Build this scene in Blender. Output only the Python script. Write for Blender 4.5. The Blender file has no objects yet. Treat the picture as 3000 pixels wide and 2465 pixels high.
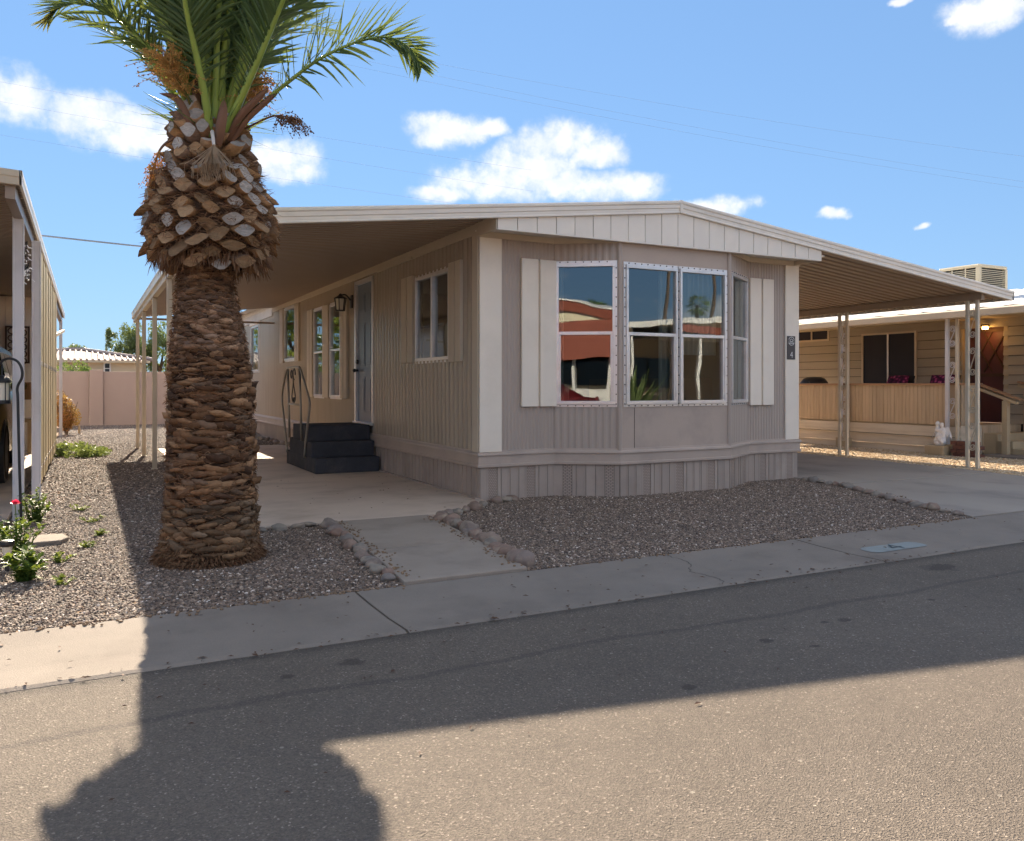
import bpy, bmesh, math, random
from mathutils import Vector, Matrix, noise as mnoise
R = math.radians
sc = bpy.context.scene
C = sc.collection
random.seed(4)

# ------------------------------------------------------------------ camera
cam_d = bpy.data.cameras.new('camera')
cam = bpy.data.objects.new('camera', cam_d)
C.objects.link(cam)
CAM_H = 1.2
YAW = R(27.5)
cam.location = (0, 0, CAM_H)
cam.rotation_euler = (R(90), 0, -YAW)
cam_d.sensor_width = 36
cam_d.lens = 1688 / 2113 * 36
cam_d.shift_y = -73 / 2113
cam_d.clip_end = 3000
cam_d.clip_start = 0.05
sc.camera = cam

# ------------------------------------------------------------------ sky, sun, exposure
SUN_EL = R(31.7)
SUN_AZ = R(7.3)          # clockwise from +Y
sc.view_settings.view_transform = 'Standard'
sc.view_settings.look = 'None'
sc.view_settings.gamma = 1
sc.view_settings.use_curve_mapping = False
sc.view_settings.exposure = 1.52
sc.cycles.max_bounces = 8
sc.cycles.diffuse_bounces = 4
sc.cycles.transparent_max_bounces = 12
sc.cycles.sample_clamp_indirect = 6
sc.cycles.use_light_tree = False

world = bpy.data.worlds.new('World')
sc.world = world
world.use_nodes = True


class NT:
    """tiny node-tree helper"""
    def __init__(self, tree):
        self.t = tree

    def n(self, kind, **kw):
        node = self.t.nodes.new(kind)
        for k, v in kw.items():
            setattr(node, k, v)
        return node

    def link(self, a, b):
        self.t.links.new(a, b)

    def math(self, op, a, b=None, clamp=False):
        m = self.n('ShaderNodeMath', operation=op, use_clamp=clamp)
        for i, v in enumerate((a, b)):
            if v is None:
                continue
            if isinstance(v, (int, float)):
                m.inputs[i].default_value = v
            else:
                self.link(v, m.inputs[i])
        return m.outputs[0]

    def noise(self, vec, scale, detail=4, rough=.55, dist=0):
        n = self.n('ShaderNodeTexNoise')
        n.inputs['Scale'].default_value = scale
        n.inputs['Detail'].default_value = detail
        n.inputs['Roughness'].default_value = rough
        n.inputs['Distortion'].default_value = dist
        if vec is not None:
            self.link(vec, n.inputs['Vector'])
        return n.outputs['Fac']

    def ramp(self, fac, stops):
        r = self.n('ShaderNodeValToRGB')
        e = r.color_ramp.elements
        while len(e) < len(stops):
            e.new(.5)
        for i, (p, c) in enumerate(stops):
            e[i].position = p
            e[i].color = (*c, 1) if len(c) == 3 else c
        self.link(fac, r.inputs[0])
        return r.outputs['Color']

    def mix(self, fac, a, b, blend='MIX'):
        m = self.n('ShaderNodeMix', data_type='RGBA', blend_type=blend)
        for sock, v in ((m.inputs[0], fac), (m.inputs[6], a), (m.inputs[7], b)):
            if isinstance(v, (int, float)):
                sock.default_value = v
            elif isinstance(v, tuple):
                sock.default_value = (*v, 1)
            else:
                self.link(v, sock)
        return m.outputs[2]

    def sstep(self, v, lo, hi):
        m = self.n('ShaderNodeMapRange', interpolation_type='SMOOTHSTEP')
        self.link(v, m.inputs[0])
        m.inputs[1].default_value = lo
        m.inputs[2].default_value = hi
        return m.outputs[0]


SKY_STRENGTH = 0.084
SKY_GAMMA = .4
SKY_TINT = (.82, 1.235, 1.82)
CLOUD = (8.4, 7.9, 7.4)  # full strength goes only to the added fill clouds out of view


def make_sky():
    w = NT(world.node_tree)
    bg = world.node_tree.nodes['Background']
    sky = w.n('ShaderNodeTexSky', sky_type='NISHITA')
    sky.sun_disc = False
    sky.sun_elevation = SUN_EL
    sky.sun_rotation = SUN_AZ
    sky.altitude = 350
    sky.air_density = 1.25
    sky.dust_density = 0.0
    sky.ozone_density = 3.0
    tc = w.n('ShaderNodeTexCoord')
    d = tc.outputs['Generated']
    sep = w.n('ShaderNodeSeparateXYZ')
    w.link(d, sep.inputs[0])
    az = w.math('ARCTAN2', sep.outputs[0], sep.outputs[1])
    el = w.math('ARCSINE', sep.outputs[2])
    # wispy warp of the outline
    wn = w.n('ShaderNodeTexNoise')
    wn.inputs['Scale'].default_value = 22
    wn.inputs['Detail'].default_value = 5
    w.link(d, wn.inputs['Vector'])
    ws = w.n('ShaderNodeSeparateColor')
    w.link(wn.outputs['Color'], ws.inputs[0])
    az2 = w.math('ADD', az, w.math('MULTIPLY', w.math('SUBTRACT', ws.outputs[0], .5), .055))
    el2 = w.math('ADD', el, w.math('MULTIPLY', w.math('SUBTRACT', ws.outputs[1], .5), .03))
    # cumulus groups: azimuth, elevation, half width, half height, weight (degrees)
    lobes = [(-3.43, 16.82, 1.87, 1.47), (-4.94, 16.9, 1.66, 1.05), (0.06, 16.34, 2.41, 1.38), (2.52, 15.69, 2.51, 1.28),
             (4.21, 15.37, 1.72, 1.01), (11.74, 15.0, 2.52, 1.22), (12.37, 14.12, 1.9, 0.92), (23.21, 17.17, 2.7, 0.93),
             (22.2, 16.74, 1.51, 0.68), (25.24, 17.31, 2.03, 0.53), (30.67, 16.32, 3.21, 1.31), (33.37, 15.64, 2.35, 0.88),
             (26.6, 13.97, 4.41, 1.12), (31.68, 13.62, 4.73, 0.96), (22.88, 13.13, 2.36, 0.58), (36.04, 13.51, 2.32, 0.8),
             (42.22, 11.97, 2.06, 0.62), (40.62, 11.89, 1.93, 0.57), (57.73, 21.48, 2.03, 0.95), (58.73, 21.41, 1.24, 0.86),
             (56.18, 21.42, 0.65, 0.3), (53.23, 22.91, 0.69, 0.26), (28.98, 14.9, 3.6, 1.25), (48.81, 11.24, .8, 0.33), (54.19, 10.11, 0.42, 0.2)]
    cb = w.n('ShaderNodeCombineXYZ')
    w.link(az2, cb.inputs[0])
    w.link(el2, cb.inputs[1])
    best = None
    for (a, e, ra, re) in lobes:
        ma = w.n('ShaderNodeVectorMath', operation='MULTIPLY_ADD')
        w.link(cb.outputs[0], ma.inputs[0])
        sx, sy = 1 / R(ra * 1.16), 1 / R(re * 1.2)
        ma.inputs[1].default_value = (sx, sy, 0)
        ma.inputs[2].default_value = (-R(a) * sx, -R(e) * sy, 0)
        dt = w.n('ShaderNodeVectorMath', operation='DOT_PRODUCT')
        w.link(ma.outputs[0], dt.inputs[0])
        w.link(ma.outputs[0], dt.inputs[1])
        best = dt.outputs['Value'] if best is None else w.math('MINIMUM', best, dt.outputs['Value'])
    best = w.math('SUBTRACT', 1, best)
    fine = w.noise(d, 46, 6, .62)
    dens = w.math('ADD', best, w.math('MULTIPLY', w.math('SUBTRACT', fine, .5), 1.9))
    dens = w.math('MULTIPLY', w.math('POWER', w.sstep(dens, -.6, 1.1), 1.7), .95)
    # clouds added outside the camera view as neutral fill for the shaded fronts
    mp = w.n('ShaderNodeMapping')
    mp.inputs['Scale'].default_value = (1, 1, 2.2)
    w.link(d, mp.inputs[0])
    fill_clouds = w.sstep(w.noise(mp.outputs[0], 3.1, 5, .6), .49, .59)
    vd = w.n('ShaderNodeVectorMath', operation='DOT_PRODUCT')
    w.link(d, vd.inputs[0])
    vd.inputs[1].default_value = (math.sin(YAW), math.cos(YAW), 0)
    fill_clouds = w.math('MULTIPLY', fill_clouds, w.sstep(vd.outputs['Value'], .72, .5))
    fill_clouds = w.math('MULTIPLY', fill_clouds, w.sstep(sep.outputs[2], .02, .12))
    dens = w.math('MAXIMUM', dens, fill_clouds)
    # the eye and the camera see the sky through a soft curve: even, saturated blue
    gm = w.n('ShaderNodeGamma')
    gm.inputs[1].default_value = SKY_GAMMA
    w.link(sky.outputs[0], gm.inputs[0])
    blue = w.mix(1.0, gm.outputs[0], SKY_TINT, 'MULTIPLY')
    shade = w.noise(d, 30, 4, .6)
    thin = tuple(c * k for c, k in zip(CLOUD, (.59, .62, .66)))  # clouds in view are set dimmer than the fill clouds
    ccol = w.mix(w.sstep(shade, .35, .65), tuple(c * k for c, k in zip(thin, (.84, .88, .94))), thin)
    ccol = w.mix(fill_clouds, ccol, CLOUD)                 # added fill clouds set brighter to lift the shade
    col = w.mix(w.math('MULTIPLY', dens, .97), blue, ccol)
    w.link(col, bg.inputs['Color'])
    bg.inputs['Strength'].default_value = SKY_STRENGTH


make_sky()
world.cycles.sampling_method = 'MANUAL'
world.cycles.sample_map_resolution = 256
sun_d = bpy.data.lights.new('sun', 'SUN')
sun_d.energy = 5.0
sun_d.angle = R(.53)
sun_d.color = (1, .85, .66)
sun = bpy.data.objects.new('sun', sun_d)
C.objects.link(sun)
to_sun = Vector((math.sin(SUN_AZ) * math.cos(SUN_EL), math.cos(SUN_AZ) * math.cos(SUN_EL), math.sin(SUN_EL)))
sun.rotation_euler = to_sun.to_track_quat('Z', 'Y').to_euler()
sun.location = (0, 30, 30)

# ------------------------------------------------------------------ materials
MATS = {}


def mat(name, col, rough=.6, var=.12, vscale=3., fine=0., fscale=90., bump=0., bscale=80., metal=0., spec=.35,
        stretch=(1, 1, 1), rnd=0., dirt=None, dscale=1.5, damt=.5, attr=None):
    m = bpy.data.materials.new(name)
    m.use_nodes = True
    t = NT(m.node_tree)
    b = m.node_tree.nodes['Principled BSDF']
    tc = t.n('ShaderNodeTexCoord')
    mp = t.n('ShaderNodeMapping')
    mp.inputs['Scale'].default_value = stretch
    t.link(tc.outputs['Object'], mp.inputs[0])
    v = mp.outputs[0]
    f = t.math('ADD', 1 - var, t.math('MULTIPLY', t.noise(v, vscale, 3), 2 * var))
    if fine:
        f = t.math('MULTIPLY', f, t.math('ADD', 1 - fine, t.math('MULTIPLY', t.noise(v, fscale, 3, .7), 2 * fine)))
    if rnd:
        oi = t.n('ShaderNodeObjectInfo')
        f = t.math('MULTIPLY', f, t.math('ADD', 1 - rnd, t.math('MULTIPLY', oi.outputs['Random'], 2 * rnd)))
    base = t.n('ShaderNodeRGB')
    base.outputs[0].default_value = (*col, 1)
    c = base.outputs[0]
    if attr:
        at_ = t.n('ShaderNodeAttribute', attribute_name=attr)
        c = t.mix(1.0, c, at_.outputs['Color'], 'MULTIPLY')
    if dirt:
        k = t.sstep(t.noise(v, dscale, 4, .62), .45, .75)
        c = t.mix(t.math('MULTIPLY', k, damt), c, dirt)
    vs = t.n('ShaderNodeVectorMath', operation='SCALE')
    t.link(c, vs.inputs[0])
    t.link(f, vs.inputs['Scale'])
    t.link(vs.outputs[0], b.inputs['Base Color'])
    b.inputs['Roughness'].default_value = rough
    b.inputs['Metallic'].default_value = metal
    b.inputs['Specular IOR Level'].default_value = spec
    if bump:
        bn = t.n('ShaderNodeBump')
        bn.inputs['Strength'].default_value = bump
        bn.inputs['Distance'].default_value = .01
        t.link(t.noise(v, bscale, 4, .6), bn.inputs['Height'])
        t.link(bn.outputs[0], b.inputs['Normal'])
    MATS[name] = m
    return m


# ------------------------------------------------------------------ mesh builder
class MB:
    def __init__(self):
        self.v = []
        self.f = []

    def vert(self, p):
        self.v.append(tuple(p))
        return len(self.v) - 1

    def poly(self, pts):
        i0 = len(self.v)
        self.v += [tuple(p) for p in pts]
        self.f.append(tuple(range(i0, i0 + len(pts))))

    def hexa(self, p):                       # 8 points: bottom ring ccw, top ring ccw
        i = len(self.v)
        self.v += [tuple(q) for q in p]
        for q in ((3, 2, 1, 0), (4, 5, 6, 7), (0, 1, 5, 4), (1, 2, 6, 5), (2, 3, 7, 6), (3, 0, 4, 7)):
            self.f.append(tuple(i + k for k in q))
        return self

    def box(self, x0, x1, y0, y1, z0, z1):
        return self.hexa([(x0, y0, z0), (x1, y0, z0), (x1, y1, z0), (x0, y1, z0),
                          (x0, y0, z1), (x1, y0, z1), (x1, y1, z1), (x0, y1, z1)])

    def lbox(self, W, s0, s1, d0, d1, z0, z1):
        """box in the frame of a wall: along it, out of it, up"""
        P = W.p
        return self.hexa([P(s0, d1, z0), P(s1, d1, z0), P(s1, d0, z0), P(s0, d0, z0),
                          P(s0, d1, z1), P(s1, d1, z1), P(s1, d0, z1), P(s0, d0, z1)])

    def bar(self, a, b, w, h, up=(0, 0, 1)):
        a, b = Vector(a), Vector(b)
        t = (b - a).normalized()
        s = t.cross(Vector(up))
        if s.length < 1e-4:
            s = t.cross(Vector((1, 0, 0)))
        s.normalize()
        u = s.cross(t)
        s *= w / 2
        u *= h / 2
        return self.hexa([a - s - u, a + s - u, b + s - u, b - s - u, a - s + u, a + s + u, b + s + u, b - s + u])

    def tube(self, pts, r, n=8, cap=True):
        pts = [Vector(p) for p in pts]
        m = len(pts)
        if not hasattr(r, '__len__'):
            r = [r] * m
        ref = Vector((0, 0, 1))
        rings = []
        prev = None
        for i, p in enumerate(pts):
            t = (pts[min(i + 1, m - 1)] - pts[max(i - 1, 0)]).normalized()
            if prev is None:
                a = t.cross(ref)
                if a.length < .05:
                    a = t.cross(Vector((1, 0, 0)))
                a.normalize()
            else:
                a = prev - t * prev.dot(t)
                a.normalize()
            prev = a
            b = t.cross(a)
            i0 = len(self.v)
            for k in range(n):
                q = 2 * math.pi * k / n
                self.v.append(tuple(p + (a * math.cos(q) + b * math.sin(q)) * r[i]))
            rings.append(i0)
        for i in range(m - 1):
            for k in range(n):
                k2 = (k + 1) % n
                self.f.append((rings[i] + k, rings[i] + k2, rings[i + 1] + k2, rings[i + 1] + k))
        if cap:
            self.f.append(tuple(rings[0] + k for k in reversed(range(n))))
            self.f.append(tuple(rings[-1] + k for k in range(n)))
        return self

    def lathe(self, prof, c=(0, 0, 0), n=20):
        i0 = len(self.v)
        for (r, z) in prof:
            for k in range(n):
                q = 2 * math.pi * k / n
                self.v.append((c[0] + r * math.cos(q), c[1] + r * math.sin(q), c[2] + z))
        for i in range(len(prof) - 1):
            for k in range(n):
                k2 = (k + 1) % n
                self.f.append((i0 + i * n + k, i0 + i * n + k2, i0 + (i + 1) * n + k2, i0 + (i + 1) * n + k))
        return self

    def grid(self, rows):
        """rows of points, joined into quads"""
        i0 = len(self.v)
        n = len(rows[0])
        for r_ in rows:
            self.v += [tuple(p) for p in r_]
        for i in range(len(rows) - 1):
            for k in range(n - 1):
                a = i0 + i * n + k
                self.f.append((a, a + 1, a + n + 1, a + n))
        return self

    def prism(self, pts, ext):
        """closed polygon extruded by a vector"""
        e = Vector(ext)
        n = len(pts)
        i0 = len(self.v)
        self.v += [tuple(p) for p in pts] + [tuple(Vector(p) + e) for p in pts]
        self.f.append(tuple(i0 + k for k in reversed(range(n))))
        self.f.append(tuple(i0 + n + k for k in range(n)))
        for k in range(n):
            k2 = (k + 1) % n
            self.f.append((i0 + k, i0 + k2, i0 + n + k2, i0 + n + k))
        return self

    def blob(self, c, r, sub=2, amp=.2, freq=2., seed=0, flat=1.):
        bm = bmesh.new()
        bmesh.ops.create_icosphere(bm, subdivisions=sub, radius=1)
        i0 = len(self.v)
        for q in bm.verts:
            p = q.co.copy()
            k = 1 + amp * mnoise.noise(p * freq + Vector((seed * 7.3, seed * 3.1, seed)))
            self.v.append((c[0] + p.x * r[0] * k, c[1] + p.y * r[1] * k, c[2] + p.z * r[2] * k))
        for q in bm.faces:
            self.f.append(tuple(i0 + x.index for x in q.verts))
        bm.free()
        return self

    def build(self, name, m, parent=None, smooth=False, bevel=0., kind=None):
        me = bpy.data.meshes.new(name)
        me.from_pydata(self.v, [], self.f)
        me.validate()
        me.update()
        o = bpy.data.objects.new(name, me)
        C.objects.link(o)
        if m is not None:
            me.materials.append(MATS[m] if isinstance(m, str) else m)
        if smooth:
            me.polygons.foreach_set('use_smooth', [True] * len(me.polygons))
        if bevel:
            b = o.modifiers.new('bevel', 'BEVEL')
            b.width = bevel
            b.segments = 2
            b.limit_method = 'ANGLE'
        if parent is not None:
            o.parent = parent
            if parent.type == 'EMPTY' or True:
                o.matrix_parent_inverse = parent.matrix_basis.inverted() if parent.parent is None else (parent.parent.matrix_basis @ parent.matrix_parent_inverse @ parent.matrix_basis).inverted()
        if kind:
            o['kind'] = kind
        return o


def thing(name, label, cat, loc=(0, 0, 0), group=None):
    o = bpy.data.objects.new(name, None)
    C.objects.link(o)
    o.location = loc
    o.empty_display_size = .2
    return tag(o, label, cat, group)


def tag(o, label, cat, group=None):
    o['label'] = label
    o['category'] = cat
    if group:
        o['group'] = group
    return o


def structure(o):
    o['kind'] = 'structure'
    return o


class Wall:
    """frame of a wall: origin, direction along it (s) and outward normal (d)"""
    def __init__(self, a, b):
        self.a = Vector((a[0], a[1], 0))
        b = Vector((b[0], b[1], 0))
        self.u = (b - self.a).normalized()
        self.L = (b - self.a).length
        self.n = Vector((self.u.y, -self.u.x, 0))      # to the right of a->b

    def p(self, s, d, z):
        q = self.a + self.u * s + self.n * d
        return (q.x, q.y, z)


def ribbed(mb, W, s0, s1, z0, z1, period, prof, holes=(), ztop=None):
    """sheet with vertical ribs and real openings; prof = [(fraction, depth)] within a period"""
    ss = {s0, s1}
    k = math.floor(s0 / period)
    while k * period < s1:
        for f, d in prof:
            s = (k + f) * period
            if s0 < s < s1:
                ss.add(s)
        k += 1
    for h in holes:
        for s in h[:2]:
            if s0 < s < s1:
                ss.add(s)
    ss = sorted(ss)

    def depth(s):
        f = (s / period) % 1.0
        pr = prof + [(prof[0][0] + 1, prof[0][1])]
        if f < pr[0][0]:
            f += 1
        for (fa, da), (fb, db) in zip(pr, pr[1:]):
            if fa <= f <= fb + 1e-9:
                return da + (db - da) * (f - fa) / max(fb - fa, 1e-9)
        return 0
    for a, b in zip(ss, ss[1:]):
        if b - a < 1e-6:
            continue
        mid = (a + b) / 2
        cuts = sorted([(h[2], h[3]) for h in holes if h[0] < mid < h[1]])
        z = z0
        segs = []
        for (c0, c1) in cuts:
            if c0 > z:
                segs.append((z, c0))
            z = max(z, c1)
        if z < z1:
            segs.append((z, z1))
        for (c0, c1) in segs:
            ea, eb = 1e-5, -1e-5
            mb.poly([W.p(a, depth(a + ea), c0), W.p(b, depth(b + eb), c0), W.p(b, depth(b + eb), c1), W.p(a, depth(a + ea), c1)])
# ------------------------------------------------------------------ palette
mat('siding', (.425, .35, .30), .42, .10, 1.2, .03, 40, .05, 30, spec=.45, stretch=(6, 6, .6), dirt=(.25, .21, .19), dscale=1.2, damt=.25)
mat('siding_flat', (.46, .37, .31), .5, .10, 2.2, .05, 60, .06, 50, spec=.4, dirt=(.27, .22, .2), dscale=2.5, damt=.35)
mat('siding_side', (.41, .345, .275), .24, .10, 1.2, .03, 40, .04, 30, spec=.55, stretch=(6, 6, .5), dirt=(.26, .21, .17), dscale=1.3, damt=.3)
mat('skirt', (.41, .335, .285), .5, .10, 3, .04, 80, .05, 60, rnd=.06, dirt=(.25, .2, .17), dscale=2.2, damt=.35)
mat('cream', (.84, .75, .64), .45, .05, 2, .02, 60, .03, 90, spec=.4, dirt=(.56, .49, .4), dscale=2.2, damt=.22)
mat('gable_cream', (.80, .74, .66), .4, .05, 2, .02, 60, .02, 60, spec=.4, rnd=.02, dirt=(.58, .53, .46), dscale=2.5, damt=.2)
mat('trim_tan', (.56, .48, .375), .5, .1, 2, .03, 60, .04, 60, dirt=(.4, .32, .23), dscale=2, damt=.35)
mat('fascia', (.78, .72, .64), .35, .06, 1.5, .02, 60, .02, 40, spec=.5, dirt=(.5, .45, .38), dscale=1.8, damt=.3)
mat('awning_pan', (.31, .24, .185), .4, .08, .8, .02, 50, .02, 30, spec=.45, dirt=(.36, .28, .21), dscale=1.1, damt=.4)
mat('post_cream', (.62, .54, .42), .45, .06, 2, .02, 60, .02, 60, dirt=(.42, .33, .23), dscale=3, damt=.3)
mat('post_white', (.66, .64, .66), .45, .06, 2, .02, 60, .02, 60, dirt=(.45, .4, .36), dscale=3, damt=.3)
mat('roof_white', (.74, .72, .69), .6, .08, 1.3, .04, 40, .1, 14, dirt=(.5, .46, .4), dscale=1.2, damt=.4)
mat('alu', (.74, .71, .70), .32, .07, 6, .04, 90, .03, 60, metal=.55, spec=.5, dirt=(.5, .44, .4), dscale=7, damt=.35)
mat('screw', (.12, .1, .09), .5, .1, 5, metal=.6)
mat('door_blue', (.14, .175, .235), .35, .07, 2, .02, 50, .02, 40, spec=.5)
mat('carpet', (.07, .07, .08), .95, .3, 4, .45, 150, .8, 180, spec=.1, dirt=(.12, .11, .1), dscale=6, damt=.5)
mat('rail_metal', (.36, .33, .28), .4, .1, 6, metal=.5, dirt=(.28, .2, .13), dscale=9, damt=.4)
mat('black_metal', (.02, .02, .022), .4, .15, 8, spec=.5)
mat('interior', (.30, .26, .21), .8, .08, 1)
mat('curtain', (.62, .66, .62), .9, .06, 4, bump=.1, bscale=90)
mat('sign_dark', (.075, .066, .066), .4, .05, 8)
mat('sign_white', (.78, .77, .75), .5, .03, 8)
mat('lamp_glass', (.7, .66, .55), .25, .05, 8)
mat('walk', (.33, .275, .225), .85, .22, 1.7, .22, 170, .35, 150, spec=.25, dirt=(.20, .165, .138), dscale=1.9, damt=.65)
mat('concrete', (.235, .20, .168), .85, .22, 1.7, .22, 170, .35, 150, spec=.25, dirt=(.175, .145, .122), dscale=1.9, damt=.7)
mat('patio', (.56, .45, .36), .75, .16, 1.3, .12, 140, .15, 120, spec=.3, stretch=(.9, 1.2, 1), dirt=(.35, .27, .21), dscale=1.6, damt=.65)
mat('driveway', (.33, .285, .24), .8, .18, .9, .12, 140, .2, 120, spec=.3, stretch=(1, .6, 1), dirt=(.20, .175, .155), dscale=1.3, damt=.7)
mat('earth', (.24, .165, .11), .95, .25, 1.2, .25, 60, .5, 90, spec=.15, dirt=(.36, .24, .14), dscale=1.5, damt=.5)
mat('earth_tan', (.42, .31, .2), .95, .2, 1.5, .25, 60, .5, 90, spec=.15)
mat('wood_screen', (.44, .35, .19), .7, .15, 3, .1, 50, .12, 60, stretch=(8, 8, .7), rnd=.1, dirt=(.27, .24, .2), dscale=2, damt=.5)
mat('stucco_wall', (.45, .34, .285), .9, .07, 1.2, .06, 90, .35, 110, spec=.2)
mat('bg_house', (.60, .51, .36), .85, .05, 1, .03, 60, .1, 60)
mat('bg_tile', (.38, .30, .265), .8, .18, 2, .15, 30, .1, 40, rnd=.12)
mat('nb_siding', (.43, .37, .285), .6, .10, 1.5, .04, 50, .08, 60, stretch=(1, .4, 5), rnd=.04, dirt=(.36, .29, .2), dscale=1.8, damt=.35)
mat('nb_plank', (.54, .41, .275), .65, .12, 2.5, .06, 60, .08, 60, stretch=(6, 6, .6), rnd=.09, dirt=(.34, .22, .12), dscale=2, damt=.4)
mat('nb_cap', (.36, .21, .12), .6, .15, 3, .08, 60, .08, 60)
mat('nb_skirt', (.66, .56, .43), .6, .12, 1.5, .05, 50, .1, 60, stretch=(1, .4, 5), dirt=(.42, .33, .23), dscale=2.5, damt=.5)
mat('nb_wood', (.47, .37, .24), .7, .15, 3, .08, 60, .08, 60)
mat('nb_trim', (.60, .50, .38), .6, .1, 2, .05, 60)
mat('dark_screen', (.022, .02, .03), .5, .2, 30, spec=.3)
mat('cooler', (.60, .52, .37), .5, .08, 3, .03, 50, dirt=(.42, .33, .2), dscale=3, damt=.4)
mat('wire_grey', (.25, .27, .30), .6)
mat('dark', (.03, .028, .026), .7, .2, 4)
mat('red_door', (.11, .038, .036), .5, .15, 3)
mat('marble', (.80, .78, .77), .55, .05, 6, bump=.1, bscale=60)
mat('block', (.50, .39, .25), .9, .15, 5, .15, 60, .4, 70)
mat('brick_red', (.17, .075, .055), .85, .2, 8, .15, 60, .3, 60)
mat('chair_tan', (.52, .38, .20), .7, .08, 3)
mat('rubber', (.02, .02, .021), .75, .15, 20)
mat('rim', (.45, .43, .40), .3, .05, 5, metal=.8)
mat('car_gold', (.30, .22, .085), .22, .04, 2, metal=.55, spec=.5)
mat('car_red', (.22, .025, .03), .22, .04, 2, metal=.2, spec=.5)
mat('car_glass', (.015, .017, .02), .06, .02, 2, spec=.6)
mat('plastic_dark', (.025, .025, .027), .5, .1, 5)
mat('cardboard', (.33, .20, .11), .8, .1, 3)
mat('rust', (.10, .055, .035), .7, .25, 9, metal=.3)
mat('paint_mark', (.25, .28, .275), .75, .12, 5, .15, 80, dirt=(.24, .23, .21), dscale=14, damt=.9)
mat('paint_dark', (.06, .08, .09), .75, .15, 6)
mat('red_house', (.27, .08, .05), .55, .08, 2)
mat('white_metal', (.78, .77, .74), .45, .06, 2)
mat('cream_yellow', (.72, .66, .48), .6, .06, 2)
mat('bulb', (.85, .86, .9), .2, .03, 5)


def foliage_mat(name, col, col2, rough=.5, trans=.35):
    m = bpy.data.materials.new(name)
    m.use_nodes = True
    t = NT(m.node_tree)
    b = m.node_tree.nodes['Principled BSDF']
    out = m.node_tree.nodes['Material Output']
    geo = t.n('ShaderNodeNewGeometry')
    c = t.mix(geo.outputs['Random Per Island'], col, col2)
    oi = t.n('ShaderNodeObjectInfo')
    c = t.mix(t.math('MULTIPLY', oi.outputs['Random'], .4), c, col2)
    t.link(c, b.inputs['Base Color'])
    b.inputs['Roughness'].default_value = rough
    b.inputs['Specular IOR Level'].default_value = .35
    tr = t.n('ShaderNodeBsdfTranslucent')
    g = t.mix(.5, c, (.30, .34, .04) if 'leaf' in name else col, 'MIX')
    t.link(g, tr.inputs['Color'])
    ms = t.n('ShaderNodeMixShader')
    ms.inputs[0].default_value = trans
    t.link(b.outputs[0], ms.inputs[1])
    t.link(tr.outputs[0], ms.inputs[2])
    t.link(ms.outputs[0], out.inputs[0])
    MATS[name] = m


foliage_mat('palm_leaf', (.055, .11, .042), (.11, .165, .065))
foliage_mat('palm_leaf_yellow', (.30, .22, .05), (.16, .15, .05))
foliage_mat('leaf', (.06, .12, .025), (.12, .20, .04))
foliage_mat('leaf_weed', (.12, .20, .04), (.26, .30, .06))
foliage_mat('leaf_far', (.07, .12, .05), (.13, .18, .08))
foliage_mat('leaf_hedge', (.08, .17, .04), (.14, .24, .07))
foliage_mat('leaf_dry', (.42, .17, .05), (.30, .13, .05))
foliage_mat('leaf_grey', (.24, .28, .14), (.14, .22, .07))
foliage_mat('fruit', (.74, .50, .20), (.58, .34, .12), .6, .5)
foliage_mat('straw', (.50, .40, .28), (.36, .25, .16))
foliage_mat('fibre', (.12, .062, .034), (.25, .14, .075), .9, .1)
foliage_mat('petal', (.80, .06, .14), (.65, .03, .10))
foliage_mat('flower_cloth', (.38, .035, .13), (.09, .012, .06), .8, .05)
mat('palm_stem', (.27, .36, .07), .4, .12, 4, spec=.45)
mat('palm_spathe', (.17, .085, .05), .6, .25, 7, .1, 60, .1, 40, stretch=(3, 3, .5))
mat('bark_trunk', (.075, .048, .034), .95, .3, 9, .3, 60, .7, 60, spec=.1)
mat('bark_tree', (.13, .095, .07), .9, .25, 6, .2, 60, .4, 60, spec=.15)
mat('palm_scale', (1, 1, 1), .92, .38, 11, .35, 60, 1.0, 34, spec=.1, attr='tint', stretch=(1, 1, 3.2))
mat('palm_cut', (.62, .58, .54), .75, .12, 25, .12, 120, .25, 90, spec=.2)


def glass_mat(name, tint, refl):
    m = bpy.data.materials.new(name)
    m.use_nodes = True
    t = NT(m.node_tree)
    out = m.node_tree.nodes['Material Output']
    m.node_tree.nodes.remove(m.node_tree.nodes['Principled BSDF'])
    gl = t.n('ShaderNodeBsdfGlossy')
    gl.inputs['Roughness'].default_value = .006
    gl.inputs['Color'].default_value = (.86, .92, .93, 1)
    tc = t.n('ShaderNodeTexCoord')
    bp = t.n('ShaderNodeBump')
    bp.inputs['Strength'].default_value = .02
    bp.inputs['Distance'].default_value = .05
    t.link(t.noise(tc.outputs['Object'], 2.3, 1), bp.inputs['Height'])
    t.link(bp.outputs[0], gl.inputs['Normal'])
    tr = t.n('ShaderNodeBsdfTransparent')
    tr.inputs['Color'].default_value = (*tint, 1)
    fr = t.n('ShaderNodeFresnel')
    fr.inputs['IOR'].default_value = refl
    ms = t.n('ShaderNodeMixShader')
    t.link(fr.outputs[0], ms.inputs[0])
    t.link(tr.outputs[0], ms.inputs[1])
    t.link(gl.outputs[0], ms.inputs[2])
    t.link(ms.outputs[0], out.inputs[0])
    MATS[name] = m


glass_mat('glass', (.62, .66, .66), 2.35)
glass_mat('glass_clear', (.8, .82, .82), 2.2)


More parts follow.
